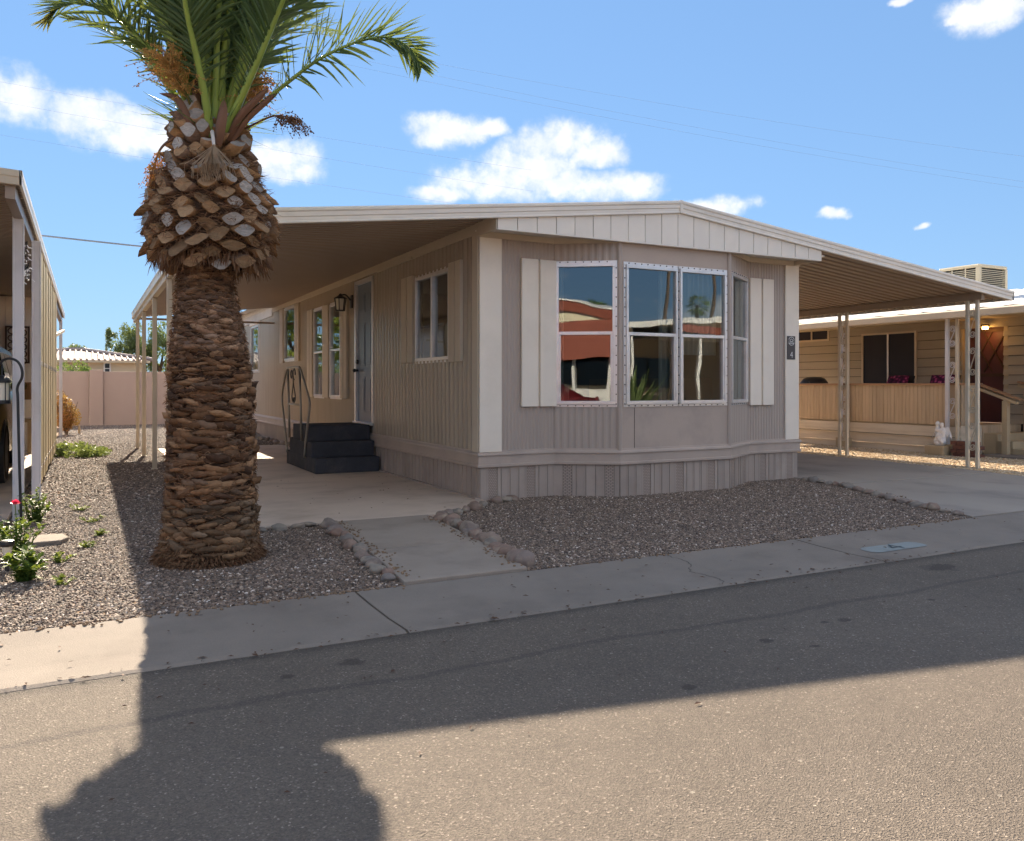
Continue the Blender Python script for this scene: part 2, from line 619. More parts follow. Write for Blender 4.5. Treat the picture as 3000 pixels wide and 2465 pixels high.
def asphalt():
    m = bpy.data.materials.new('asphalt')
    m.use_nodes = True
    t = NT(m.node_tree)
    b = m.node_tree.nodes['Principled BSDF']
    tc = t.n('ShaderNodeTexCoord')
    v = tc.outputs['Object']
    vo = t.n('ShaderNodeTexVoronoi')
    vo.inputs['Scale'].default_value = 165
    t.link(v, vo.inputs['Vector'])
    sp = t.n('ShaderNodeSeparateColor')
    t.link(vo.outputs['Color'], sp.inputs[0])
    agg = t.ramp(sp.outputs[0], [(0, (.118, .098, .080)), (.5, (.150, .124, .100)), (.88, (.175, .145, .117)), (.97, (.22, .182, .147)), (1, (.36, .30, .245))])
    vo2 = t.n('ShaderNodeTexVoronoi')
    vo2.inputs['Scale'].default_value = 34
    t.link(v, vo2.inputs['Vector'])
    s2 = t.n('ShaderNodeSeparateColor')
    t.link(vo2.outputs['Color'], s2.inputs[0])
    big = t.math('MULTIPLY', t.sstep(s2.outputs[1], .985, .992), t.sstep(vo2.outputs['Distance'], .32, .18))
    c = t.mix(t.math('MULTIPLY', big, .45), agg, (.5, .45, .37))
    f = t.math('MULTIPLY', t.math('ADD', .72, t.math('MULTIPLY', t.noise(v, .55, 6, .7), .56)), t.math('ADD', .86, t.math('MULTIPLY', t.noise(v, 6, 4, .7), .28)))
    sc_ = t.n('ShaderNodeVectorMath', operation='SCALE')
    t.link(c, sc_.inputs[0])
    t.link(f, sc_.inputs['Scale'])
    c = sc_.outputs[0]
    # worn seam line and drip stains with shapes of their own
    sep = t.n('ShaderNodeSeparateXYZ')
    t.link(v, sep.inputs[0])
    wob = t.math('MULTIPLY', t.math('SUBTRACT', t.noise(v, 1.1, 3), .5), .22)
    yy = t.math('ADD', t.math('ADD', sep.outputs[1], wob), t.math('MULTIPLY', sep.outputs[0], .012))
    seam = t.sstep(t.math('ABSOLUTE', t.math('SUBTRACT', yy, 3.28)), .035, .012)
    c = t.mix(t.math('MULTIPLY', seam, .32), c, (.05, .045, .042))
    edge = t.sstep(t.math('ADD', sep.outputs[1], t.math('MULTIPLY', wob, .4)), 3.70, 3.86)
    c = t.mix(t.math('MULTIPLY', edge, .55), c, (.04, .037, .035))
    for (x, y, r) in ((2.9, 2.93, .05), (3.4, 3.02, .04), (3.52, 3.0, .05), (2.18, 2.62, .05), (4.3, 3.05, .03), (1.05, 3.55, .07), (.75, 3.5, .04), (3.05, 2.76, .03), (5.1, 3.56, .16)):
        dx = t.math('SUBTRACT', sep.outputs[0], x)
        dy = t.math('MULTIPLY', t.math('SUBTRACT', sep.outputs[1], y), 1.3)
        rr = t.math('ADD', t.math('SQRT', t.math('ADD', t.math('MULTIPLY', dx, dx), t.math('MULTIPLY', dy, dy))), t.math('MULTIPLY', t.math('SUBTRACT', t.noise(v, 18, 3), .5), r * 1.5))
        k = t.math('MULTIPLY', t.sstep(rr, r, r * .5), .55)
        c = t.mix(k, c, (.035, .03, .026))
    t.link(c, b.inputs['Base Color'])
    b.inputs['Roughness'].default_value = .85
    b.inputs['Specular IOR Level'].default_value = .25
    bn = t.n('ShaderNodeBump')
    bn.inputs['Strength'].default_value = .7
    bn.inputs['Distance'].default_value = .006
    t.link(t.math('ADD', vo.outputs['Distance'], t.noise(v, 190, 3, .7)), bn.inputs['Height'])
    t.link(bn.outputs[0], b.inputs['Normal'])
    MATS['asphalt'] = m


asphalt()


def pebble_mat(name, stops):
    m = bpy.data.materials.new(name)
    m.use_nodes = True
    t = NT(m.node_tree)
    b = m.node_tree.nodes['Principled BSDF']
    oi = t.n('ShaderNodeObjectInfo')
    c = t.ramp(oi.outputs['Random'], stops)
    t.link(c, b.inputs['Base Color'])
    b.inputs['Roughness'].default_value = .75
    b.inputs['Specular IOR Level'].default_value = .3
    MATS[name] = m


pebble_mat('pebble', [(0, (.068, .052, .043)), (.3, (.14, .105, .082)), (.55, (.235, .165, .122)), (.72, (.145, .125, .112)), (.88, (.34, .25, .185)), (.965, (.46, .36, .275)), (1, (.75, .67, .6))])
pebble_mat('pebble_tan', [(0, (.40, .27, .15)), (.4, (.52, .38, .235)), (.75, (.60, .47, .31)), (1, (.70, .60, .45))])


def rock_mat(name, stops):
    m = bpy.data.materials.new(name)
    m.use_nodes = True
    t = NT(m.node_tree)
    b = m.node_tree.nodes['Principled BSDF']
    oi = t.n('ShaderNodeObjectInfo')
    tc = t.n('ShaderNodeTexCoord')
    v = tc.outputs['Object']
    c = t.ramp(oi.outputs['Random'], stops)
    k = t.noise(v, 7, 5, .6)
    c = t.mix(t.math('MULTIPLY', t.sstep(k, .45, .68), .8), c, (.34, .275, .21))
    f = t.math('ADD', .75, t.math('MULTIPLY', t.noise(v, 40, 4, .65), .5))
    s = t.n('ShaderNodeVectorMath', operation='SCALE')
    t.link(c, s.inputs[0])
    t.link(f, s.inputs['Scale'])
    t.link(s.outputs[0], b.inputs['Base Color'])
    b.inputs['Roughness'].default_value = .7
    b.inputs['Specular IOR Level'].default_value = .3
    bn = t.n('ShaderNodeBump')
    bn.inputs['Strength'].default_value = .25
    bn.inputs['Distance'].default_value = .01
    t.link(t.noise(v, 55, 4), bn.inputs['Height'])
    t.link(bn.outputs[0], b.inputs['Normal'])
    MATS[name] = m


rock_mat('rock', [(0, (.19, .138, .108)), (.22, (.25, .168, .13)), (.42, (.19, .165, .145)), (.6, (.26, .225, .185)), (.8, (.27, .178, .135)), (1, (.20, .175, .16))])
# ------------------------------------------------------------------ the setting: ground, road, slabs, gravel
def sheet(name, poly, z, m):
    mb = MB()
    mb.poly([(x, y, z) for x, y in poly])
    return structure(mb.build(name, m))


def slab(mb, poly, z0, z1):
    return mb.prism([(x, y, z0) for x, y in poly], (0, 0, z1 - z0))


sheet('ground', [(-600, -600), (600, -600), (600, 900), (-600, 900)], -.06, 'earth')
mb = MB()
for i in range(-20, 20):
    mb.poly([(i * 5, -4.6, -.03), (i * 5 + 5, -4.6, -.03), (i * 5 + 5, 3.845, -.03), (i * 5, 3.845, -.03)])
structure(mb.build('road', 'asphalt'))

gut = structure(bpy.data.objects.new('gutter', None))
C.objects.link(gut)
joints = [-30, -15, -8, -3.2, 1.40, 4.90, 9.3, 13.2, 20, 30]
for a, b in zip(joints, joints[1:]):
    n = max(1, int((b - a) / 1.0))
    m2 = MB()
    ys = [(3.83, -.055), (3.835, -.028), (3.86, -.02), (4.1, -.022), (4.4, -.012), (4.63, .002), (4.65, -.006), (4.655, -.055)]
    rows = []
    for k in range(n + 1):
        x = a + .007 + (b - a - .014) * k / n
        sk = -.04
        rows.append([(x + sk * (y - 4.24) + (.012 * math.sin(x * 3.1) if False else 0), y + .004 * math.sin(x * 2.3), z) for y, z in ys])
    m2.grid(rows)
    m2.poly(rows[0][::-1])
    m2.poly(rows[-1])
    m2.build('gutter_slab', 'concrete', gut)

# walkway of two slabs and the patio, driveway
walk = structure(bpy.data.objects.new('walkway', None))
C.objects.link(walk)
slab(MB(), [(1.70, 4.68), (2.545, 4.67), (2.66, 5.66), (1.795, 5.68)], -.05, .018).build('paving_slab', 'walk', walk, bevel=.008)
slab(MB(), [(1.797, 5.702), (2.662, 5.682), (2.78, 7.0), (1.915, 7.02)], -.05, .016).build('paving_slab', 'walk', walk, bevel=.008)
o = slab(MB(), [(1.18, 7.04), (2.86, 7.03), (3.30, 7.20), (3.66, 7.60), (3.66, 16.6), (1.18, 16.6)], -.05, .014).build('patio', 'patio', bevel=.008)
structure(o)
drv = structure(bpy.data.objects.new('driveway', None))
C.objects.link(drv)
slab(MB(), [(8.1, 6.9), (11.0, 6.9), (11.08, 9.4), (11.12, 14.9), (8.1, 14.9)], -.05, .012).build('driveway_slab', 'driveway', drv, bevel=.006)
slab(MB(), [(7.16, 4.672), (10.72, 4.672), (10.8, 5.6), (10.99, 6.885), (8.0, 6.885), (7.5, 5.6)], -.05, .006).build('driveway_slab', 'driveway', drv, bevel=.006)
slab(MB(), [(-6, 6.7), (-.63, 6.7), (-.60, 17.4), (-6, 17.4)], -.05, .01).build('carport_slab', 'patio').__setitem__('kind', 'structure')


def gravel(name, polys, z, dens, smin, smax, m, label, earth, seed):
    """a bed of loose stones: points scattered on the bed, a stone on each (uncountable)"""
    b = MB()
    for poly in polys:
        b.poly([(x, y, z) for x, y in poly])
    structure(b.build('gravel_bed', earth))
    b = MB()
    for poly in polys:
        b.poly([(x, y, z + .002) for x, y in poly])
    o = b.build(name, m, kind='stuff')
    tag(o, label, 'gravel')
    g = bpy.data.node_groups.new(name, 'GeometryNodeTree')
    g.interface.new_socket('Geometry', in_out='INPUT', socket_type='NodeSocketGeometry')
    g.interface.new_socket('Geometry', in_out='OUTPUT', socket_type='NodeSocketGeometry')
    N = g.nodes
    L = g.links
    gi = N.new('NodeGroupInput')
    go = N.new('NodeGroupOutput')
    dp = N.new('GeometryNodeDistributePointsOnFaces')
    dp.inputs['Density'].default_value = dens
    dp.inputs['Seed'].default_value = seed
    L.new(gi.outputs[0], dp.inputs['Mesh'])
    pn = N.new('ShaderNodeTexNoise')                 # thin spots where the earth shows
    pn.inputs['Scale'].default_value = 1.6
    pn.inputs['Detail'].default_value = 4
    pm = N.new('ShaderNodeMapRange')
    pm.inputs[1].default_value = .36
    pm.inputs[2].default_value = .56
    pm.inputs[3].default_value = dens * .35
    pm.inputs[4].default_value = dens
    pp = N.new('GeometryNodeInputPosition')
    L.new(pp.outputs[0], pn.inputs['Vector'])
    L.new(pn.outputs[0], pm.inputs[0])
    L.new(pm.outputs[0], dp.inputs['Density'])
    ico = N.new('GeometryNodeMeshIcoSphere')
    ico.inputs['Radius'].default_value = 1
    ico.inputs['Subdivisions'].default_value = 2
    sp = N.new('GeometryNodeSetPosition')
    nz = N.new('ShaderNodeTexNoise')
    nz.inputs['Scale'].default_value = 1.1
    vm = N.new('ShaderNodeVectorMath')
    vm.operation = 'SUBTRACT'
    L.new(nz.outputs['Color'], vm.inputs[0])
    vm.inputs[1].default_value = (.5, .5, .5)
    vs = N.new('ShaderNodeVectorMath')
    vs.operation = 'SCALE'
    vs.inputs['Scale'].default_value = 1.6
    L.new(vm.outputs[0], vs.inputs[0])
    L.new(ico.outputs[0], sp.inputs[0])
    L.new(vs.outputs[0], sp.inputs['Offset'])
    ms = N.new('GeometryNodeSetMaterial')
    ms.inputs['Material'].default_value = MATS[m]
    L.new(sp.outputs[0], ms.inputs[0])
    ip = N.new('GeometryNodeInstanceOnPoints')
    L.new(dp.outputs['Points'], ip.inputs['Points'])
    L.new(ms.outputs[0], ip.inputs['Instance'])
    rr = N.new('FunctionNodeRandomValue')
    rr.data_type = 'FLOAT_VECTOR'
    rr.inputs[0].default_value = (-.5, -.5, 0)
    rr.inputs[1].default_value = (.5, .5, 6.28)
    L.new(rr.outputs[0], ip.inputs['Rotation'])
    rs = N.new('FunctionNodeRandomValue')
    rs.data_type = 'FLOAT_VECTOR'
    rs.inputs[0].default_value = (smin, smin, smin * .6)
    rs.inputs[1].default_value = (smax, smax, smax * .75)
    rs.inputs['Seed'].default_value = 5
    L.new(rs.outputs[0], ip.inputs['Scale'])
    L.new(ip.outputs[0], go.inputs[0])
    md = o.modifiers.new('stones', 'NODES')
    md.node_group = g
    return o


gravel('gravel_stones', [[(-.6, 4.67), (1.69, 4.67), (1.90, 7.03), (1.17, 7.03), (1.17, 9.5), (-.6, 9.5)], [(-3.6, 4.67), (-.6, 4.67), (-.6, 6.69), (-3.6, 6.69)]],
       -.012, 7000, .0055, .0145, 'pebble', 'mixed brown gravel around the foot of the palm tree', 'earth', 1)
gravel('gravel_stones', [[(2.55, 4.67), (7.13, 4.67), (7.5, 5.6), (8.05, 6.9), (8.12, 7.72), (3.66, 7.72), (3.66, 7.59), (3.31, 7.19), (2.87, 7.02), (2.79, 7.02), (2.67, 5.67)]],
       -.01, 7200, .0055, .0135, 'pebble', 'dark brown gravel bed in front of the bay window', 'earth', 2)
gravel('gravel_stones', [[(-.6, 9.5), (1.17, 9.5), (1.17, 16.62), (3.66, 16.62), (3.66, 27.3), (-.6, 27.3)]],
       -.012, 2300, .010, .022, 'pebble', 'sunlit brown gravel strip running back to the block wall', 'earth', 3)
gravel('gravel_stones', [[(10.74, 4.67), (16, 4.67), (16, 7.8), (13.35, 8.5), (13.35, 15), (11.14, 15), (11.09, 9.4), (11.0, 6.9), (10.81, 5.6)]],
       -.012, 1700, .012, .028, 'pebble_tan', 'tan gravel strip between driveway and neighbouring porch', 'earth_tan', 4)


def edging(pts, n, smin, smax, group, labels, zoff=0., name='edging_stone', flat=.72, jitter=.03):
    """a row of rounded river stones along a line, each its own thing"""
    P = [Vector((*p, 0)) for p in pts]
    seg = [(b - a).length for a, b in zip(P, P[1:])]
    tot = sum(seg)
    for i in range(n):
        s = tot * (i + .5) / n
        k = 0
        while k < len(seg) - 1 and s > seg[k]:
            s -= seg[k]
            k += 1
        c = P[k].lerp(P[k + 1], s / seg[k])
        t = (P[k + 1] - P[k]).normalized()
        r = random.uniform(smin, smax)
        q = MB()
        q.blob((0, 0, 0), (r * random.uniform(.85, 1.25), r * random.uniform(.7, 1.05), r * flat * random.uniform(.7, 1.15)), 3, .3, 1.4, random.random() * 50)
        o = q.build(name, 'rock', smooth=True)
        o.location = (c.x + random.uniform(-jitter, jitter), c.y + random.uniform(-jitter, jitter), zoff + r * flat * .3)
        o.rotation_euler = (random.uniform(-.2, .2), random.uniform(-.2, .2), random.uniform(0, 6.28))
        tag(o, labels(i, n), 'stone', group)


def nth(i):
    return ['first', 'second', 'third', 'fourth', 'fifth', 'sixth', 'seventh', 'eighth', 'ninth', 'tenth', 'eleventh', 'twelfth', 'thirteenth',
            'fourteenth', 'fifteenth', 'sixteenth', 'seventeenth', 'eighteenth', 'nineteenth', 'twentieth', 'twenty-first', 'twenty-second',
            'twenty-third', 'twenty-fourth'][i]


edging([(1.655, 4.74), (1.735, 5.7), (1.86, 7.0)], 18, .048, .072, 'stones along the palm side of the walkway',
       lambda i, n: 'river stone edging the walkway beside the palm bed, %s from the street' % nth(i))
edging([(2.60, 4.75), (2.715, 5.7), (2.84, 6.9)], 19, .05, .078, 'stones along the house side of the walkway',
       lambda i, n: 'river stone edging the walkway beside the bay window bed, %s from the street' % nth(i), flat=.85)
edging([(2.92, 7.0), (3.3, 7.15), (3.52, 7.38)], 6, .045, .07, 'stones at the patio corner',
       lambda i, n: 'reddish stone at the patio edge towards the house corner, %s from the walkway' % nth(i))
edging([(3.68, 7.52), (4.0, 7.56)], 4, .05, .07, 'stones against the skirting',
       lambda i, n: 'grey stone against the skirting at the house corner, %s from the corner' % nth(i))
edging([(1.22, 6.93), (1.5, 6.97), (1.75, 6.97)], 4, .05, .07, 'stones at the patio edge by the palm',
       lambda i, n: 'flat pinkish stone at the patio edge, %s from the palm trunk' % nth(i), flat=.5)
edging([(7.12, 4.78), (7.42, 5.6), (7.95, 6.75), (8.07, 7.5)], 22, .045, .07, 'stones along the driveway',
       lambda i, n: 'brown stone edging the driveway bed, %s from the street' % nth(i), flat=.65)
edging([(3.5, 14.3), (3.5, 21)], 20, .06, .1, 'stones along the far skirting',
       lambda i, n: 'grey stone at the foot of the far skirting, %s from the steps' % nth(i), jitter=.05)

# litter: flecks of leaf, grit and twig on the slabs and the road edge
r_ = random.Random(15)
lit = MB()
for i in range(420):
    k = r_.random()
    if k < .5:
        x, y, z = r_.uniform(-.5, 8), 3.83 + abs(r_.gauss(0, .04)) * r_.choice((-1, 1)), -.02
    elif k < .75:
        x, y, z = r_.uniform(-.5, 8), r_.uniform(3.9, 4.6), -.008
    elif k < .87:
        x, y, z = r_.uniform(1.9, 3.5), r_.uniform(7.1, 10.5), .016
    else:
        x, y, z = r_.uniform(0, 7), r_.uniform(2.4, 3.8), -.028
    s = r_.uniform(.004, .012)
    a = r_.uniform(0, 6.28)
    dx, dy = math.cos(a) * s * r_.uniform(1, 2.2), math.sin(a) * s * r_.uniform(1, 2.2)
    lit.poly([(x - dx, y - dy, z + .004), (x + dy * .4, y - dx * .4, z + .004 + s * .5), (x + dx, y + dy, z + .005), (x - dy * .4, y + dx * .4, z + .003 + s * .3)])
tag(lit.build('litter', 'rust', None, kind='stuff'), 'dark flecks of leaf litter and grit along the gutter', 'litter')
spill = MB()
for i in range(520):
    k = r_.random()
    if k < .45:
        x = r_.choice((r_.uniform(-.5, 1.68), r_.uniform(2.6, 7.1)))
        y, z = 4.65 - abs(r_.gauss(0, .035)), .0
    elif k < .7:
        f = r_.random()
        x, y, z = 1.72 + .2 * f + abs(r_.gauss(0, .05)), 4.72 + 2.3 * f, .017
    elif k < .85:
        f = r_.random()
        x, y, z = 2.53 + .23 * f - abs(r_.gauss(0, .04)), 4.72 + 2.2 * f, .017
    else:
        f = r_.random()
        x, y, z = 7.2 + .8 * f + abs(r_.gauss(0, .06)), 4.8 + 2.0 * f, .007
    s = r_.uniform(.005, .012)
    spill.blob((x, y, z + s * .5), (s, s * .8, s * .6), 1, .3, 2, i)
tag(spill.build('spilled_gravel', 'earth', None, kind='stuff'), 'stray gravel stones spilled onto the slab edges', 'gravel')


def crack(pts, w, parent, name='crack', z=.0):
    q = MB()
    r2_ = random.Random(len(pts))
    fine = []
    for a, b in zip(pts, pts[1:]):
        for i in range(8):
            f = i / 8
            fine.append((a[0] + (b[0] - a[0]) * f + r2_.uniform(-.012, .012), a[1] + (b[1] - a[1]) * f + r2_.uniform(-.006, .006)))
    tab = [(3.83, -.022), (3.86, -.02), (4.1, -.022), (4.4, -.012), (4.63, .002), (4.7, .002)]

    def gz_(y):
        for (p, q0), (r0, s0) in zip(tab, tab[1:]):
            if p <= y <= r0:
                return q0 + (s0 - q0) * (y - p) / (r0 - p)
        return -.02
    rows = [[(x - w / 2, y, gz_(y) + .0015), (x + w / 2, y, gz_(y) + .0015)] for x, y in fine]
    q.grid(rows)
    q.build(name, 'dark', parent)


crack([(3.62, 4.63), (3.66, 4.4), (3.50, 4.2), (3.55, 4.0), (3.48, 3.85)], .006, gut)
# ------------------------------------------------------------------ the mobile home
XL, XR, YF0, YB0 = 3.63, 8.17, 7.70, 23.0
home = thing('mobile_home', 'taupe ribbed mobile home with bay window, cream shutters and long carport awnings', 'house', (5.9, 7.7, 0))
WL = Wall((XL, YB0), (XL, YF0))                       # left side, s runs from the back to the front
WA = Wall((XL, YF0), (4.52, YF0))
WB = Wall((4.52, YF0), (5.11, 7.30))
WC = Wall((5.11, 7.30), (6.655, 7.30))
WD = Wall((6.655, 7.30), (7.32, YF0))
WE = Wall((7.32, YF0), (XR, YF0))
WR = Wall((XR, YF0), (XR, YB0))
sL = lambda y: YB0 - y                                # y -> s on the left wall
Z0, ZT = .49, 2.90
NARROW = [(0, 0), (.2, .006), (.5, .006), (.7, 0), (.98, 0)]
WIDE = [(0, -.014), (.05, .002), (.25, .011), (.5, .013), (.75, .011), (.95, .002), (.985, -.014)]

# openings: s0, s1, z0, z1
win_side = (sL(9.52), sL(8.46), 1.49, 2.52)
door_hole = (sL(12.06), sL(11.27), .66, 2.72)
dbl_a = (sL(14.60), sL(13.97), 1.0, 2.54)
dbl_b = (sL(13.52), sL(12.88), 1.0, 2.54)
win_third = (sL(17.05), sL(16.10), 1.70, 2.76)
win_far = (sL(20.85), sL(19.9), 1.53, 2.62)
mb = MB()
ribbed(mb, WL, 0, sL(12.18), Z0, ZT, .052, NARROW, [dbl_a, dbl_b, win_third, win_far])
mb.build('siding', 'siding_side', home)
mb = MB()
ribbed(mb, WL, sL(12.18), sL(11.24), Z0, ZT, .3, [(0, 0)], [door_hole])
mb.build('siding', 'siding_side', home)
mb = MB()
ribbed(mb, WL, sL(11.24), sL(7.84), Z0, ZT, .118, WIDE, [win_side])
mb.build('siding', 'siding_side', home)
mb = MB()
ribbed(mb, WA, 0, WA.L, Z0, ZT, .045, NARROW)
mb.build('siding', 'siding', home)
holeB = (.03, WB.L - .05, .99, 2.52)
mb = MB()
ribbed(mb, WB, 0, WB.L, Z0, ZT, .075, [(0, 0), (.25, .008), (.55, .008), (.8, 0), (.98, 0)], [holeB])
mb.build('siding', 'siding', home)
holeC1, holeC2 = (.075, .775, .99, 2.51), (.81, 1.485, .99, 2.51)
mb = MB()
ribbed(mb, WC, 0, WC.L, Z0, ZT, 3, [(0, 0)], [holeC1, holeC2])
mb.build('siding', 'siding_flat', home)
MB().lbox(WC, .193, .197, .001, .004, Z0, .95).build('seam_strip', 'dark', home)
holeD = (.05, WD.L - .06, .99, 2.52)
mb = MB()
ribbed(mb, WD, 0, WD.L, Z0, ZT, .07, [(0, 0), (.25, .008), (.55, .008), (.8, 0), (.98, 0)], [holeD])
mb.build('siding', 'siding', home)
mb = MB()
ribbed(mb, WE, 0, WE.L, Z0, ZT, .045, NARROW)
mb.build('siding', 'siding', home)
mb = MB()
ribbed(mb, WR, 0, WR.L, Z0, ZT, .118, WIDE)
mb.build('siding', 'siding_side', home)
MB().box(XL, XR, YB0 - .02, YB0, 0, ZT).build('siding', 'siding', home)
# corner posts of the bay and the wall corners
for W, s in ((WB, WB.L), (WC, WC.L)):
    q = W.p(s, 0, 0)
    MB().lathe([(.028, Z0), (.028, ZT)], (q[0], q[1], 0), 10).build('corner_bead', 'siding', home)
# inside of the house: floor, ceiling, linings, so that the panes look into a room
mb = MB()
mb.box(XL + .09, XR - .09, 7.8, YB0 - .1, .60, .64)
mb.box(XL + .09, XR - .09, 7.8, YB0 - .1, 2.86, 2.89)
mb.poly([(4.6, 7.78, .63), (5.15, 7.38, .63), (6.62, 7.38, .63), (7.25, 7.78, .63)])
mb.poly([(4.6, 7.78, 2.87), (5.15, 7.38, 2.87), (6.62, 7.38, 2.87), (7.25, 7.78, 2.87)])
for W, h in ((WL, [win_side, door_hole, dbl_a, dbl_b, win_third, win_far]),):
    t_ = MB()
    ribbed(t_, W, 0, W.L, .62, 2.88, 50, [(0, -.08)], h)
    mb.f += [tuple(i + len(mb.v) for i in f) for f in t_.f]
    mb.v += t_.v
mb.box(XR - .1, XR - .08, 7.8, YB0 - .1, .62, 2.88)
mb.box(XL + .1, XR - .1, 13.9, 13.96, .62, 2.88)
mb.build('interior_lining', 'interior', home)
# something of the room: a counter, hanging cabinets, a window blind box
MB().box(6.4, 7.9, 12.9, 13.5, .64, 1.5).build('kitchen_counter', 'nb_wood', home)
MB().box(4.3, 5.0, 12.8, 13.85, .64, 2.4).build('cupboard', 'nb_wood', home)
MB().box(7.5, 8.06, 9.2, 11.6, .64, 1.3).build('sideboard', 'nb_wood', home)

# white corner boards
mb = MB()
MB().lbox(WA, -.012, .245, .004, .026, Z0 + .01, 2.76).build('corner_board', 'cream', home, bevel=.004)
MB().lbox(WL, WL.L - .145, WL.L - .004, .004, .024, Z0 + .01, 2.78).build('corner_board', 'trim_tan', home, bevel=.004)
MB().lbox(WE, WE.L - .225, WE.L + .012, .004, .026, Z0 + .01, 2.74).build('corner_board', 'cream', home, bevel=.004)

# belt moulding round the base of the walls
perim = [(XL, YB0), (XL, YF0), (4.52, YF0), (5.11, 7.30), (6.655, 7.30), (7.32, YF0), (XR, YF0), (XR, YB0)]


def offset_perim(d):
    out = []
    P = [Vector((*p, 0)) for p in perim]
    for i, p in enumerate(P):
        ns = []
        if i:
            u = (p - P[i - 1]).normalized()
            ns.append(Vector((u.y, -u.x, 0)))
        if i < len(P) - 1:
            u = (P[i + 1] - p).normalized()
            ns.append(Vector((u.y, -u.x, 0)))
        n = sum(ns, Vector()) / len(ns)
        n = n / n.length_squared
        out.append(p + n * d)
    return out


BELT = [(.0, .515), (.014, .515), (.016, .50), (.040, .485), (.044, .468), (.026, .462), (.028, .375), (.040, .368), (.040, .345), (.022, .338), (0, .338)]
rows = [[(q.x, q.y, z) for q in offset_perim(d)] for d, z in BELT]
for i in range(len(perim) - 1):
    MB().grid([[r_[i], r_[i + 1]] for r_ in rows]).build('belt_moulding', 'siding_flat', home)

# skirting panels below the belt, each a piece of its own
back = offset_perim(-.03)
mb = MB()
mb.grid([[(q.x, q.y, z) for q in back] for z in (-.05, .36)])
mb.build('skirting_backing', 'dark', home)


def perf_mat():
    m = mat('skirt_vent', (.34, .29, .265), .5, .1, 3)
    t = NT(m.node_tree)
    b = m.node_tree.nodes['Principled BSDF']
    tc = t.n('ShaderNodeTexCoord')
    br = t.n('ShaderNodeTexBrick')
    br.inputs['Scale'].default_value = 1
    br.inputs['Brick Width'].default_value = .022
    br.inputs['Row Height'].default_value = .017
    br.inputs['Mortar Size'].default_value = .0035
    br.inputs['Mortar Smooth'].default_value = .3
    mp = t.n('ShaderNodeMapping')
    t.link(tc.outputs['Generated'], mp.inputs[0])
    mp.inputs['Scale'].default_value = (.09, .34, 1)
    sw = t.n('ShaderNodeSeparateXYZ')
    cb = t.n('ShaderNodeCombineXYZ')
    t.link(tc.outputs['Object'], sw.inputs[0])
    t.link(t.math('ADD', sw.outputs[0], t.math('MULTIPLY', sw.outputs[1], .6)), cb.inputs[0])
    t.link(sw.outputs[2], cb.inputs[1])
    t.link(cb.outputs[0], br.inputs['Vector'])
    br.inputs['Color1'].default_value = (.44, .35, .29, 1)
    br.inputs['Color2'].default_value = (.42, .335, .28, 1)
    br.inputs['Mortar'].default_value = (.25, .195, .165, 1)
    t.link(br.outputs[0], b.inputs['Base Color'])


perf_mat()
# module of the front skirting: width, kind
MODULE = [(.10, 'v'), (.045, 'p'), (.105, 'p'), (.105, 'p'), (.10, 'p')]
k = 0
for W in (WA, WB, WC, WD, WE):
    s = 0.0
    while s < W.L - .004:
        w, kind = MODULE[(k + 4) % 5]
        k += 1
        e = min(s + w, W.L)
        if W.L - e < .03:
            e = W.L
        q = MB()
        d = .009 if kind == 'p' else .005
        q.lbox(W, s + .002, e - .002, -.02, d + random.uniform(-.0015, .0015), -.02, .345)
        if kind == 'p' and e - s > .08:
            q.lbox(W, s + .003, s + .012, d - .004, d + .004, -.02, .345)
            q.lbox(W, e - .024, e - .018, d - .004, d + .003, -.02, .345)
        q.build('skirting_panel', 'skirt' if kind == 'p' else 'skirt_vent', home)
        s = e
s = 0.0
while s < WL.L - .01:
    e = min(s + .118, WL.L)
    q = MB()
    q.lbox(WL, s + .004, e - .004, -.02, .008 + random.uniform(-.002, .002), -.02, .345)
    q.lbox(WL, s + .004, s + .016, .004, .016, -.02, .345)
    q.build('skirting_panel', 'skirt', home)
    s = e
MB().lbox(WL, 0, WL.L, .010, .05, -.02, .03).build('skirting_foot', 'skirt', home)
s = 0.0
while s < WR.L - .01:
    e = min(s + .236, WR.L)
    MB().lbox(WR, s + .004, e - .004, -.02, .010, -.02, .345).build('skirting_panel', 'skirt', home)
    s = e


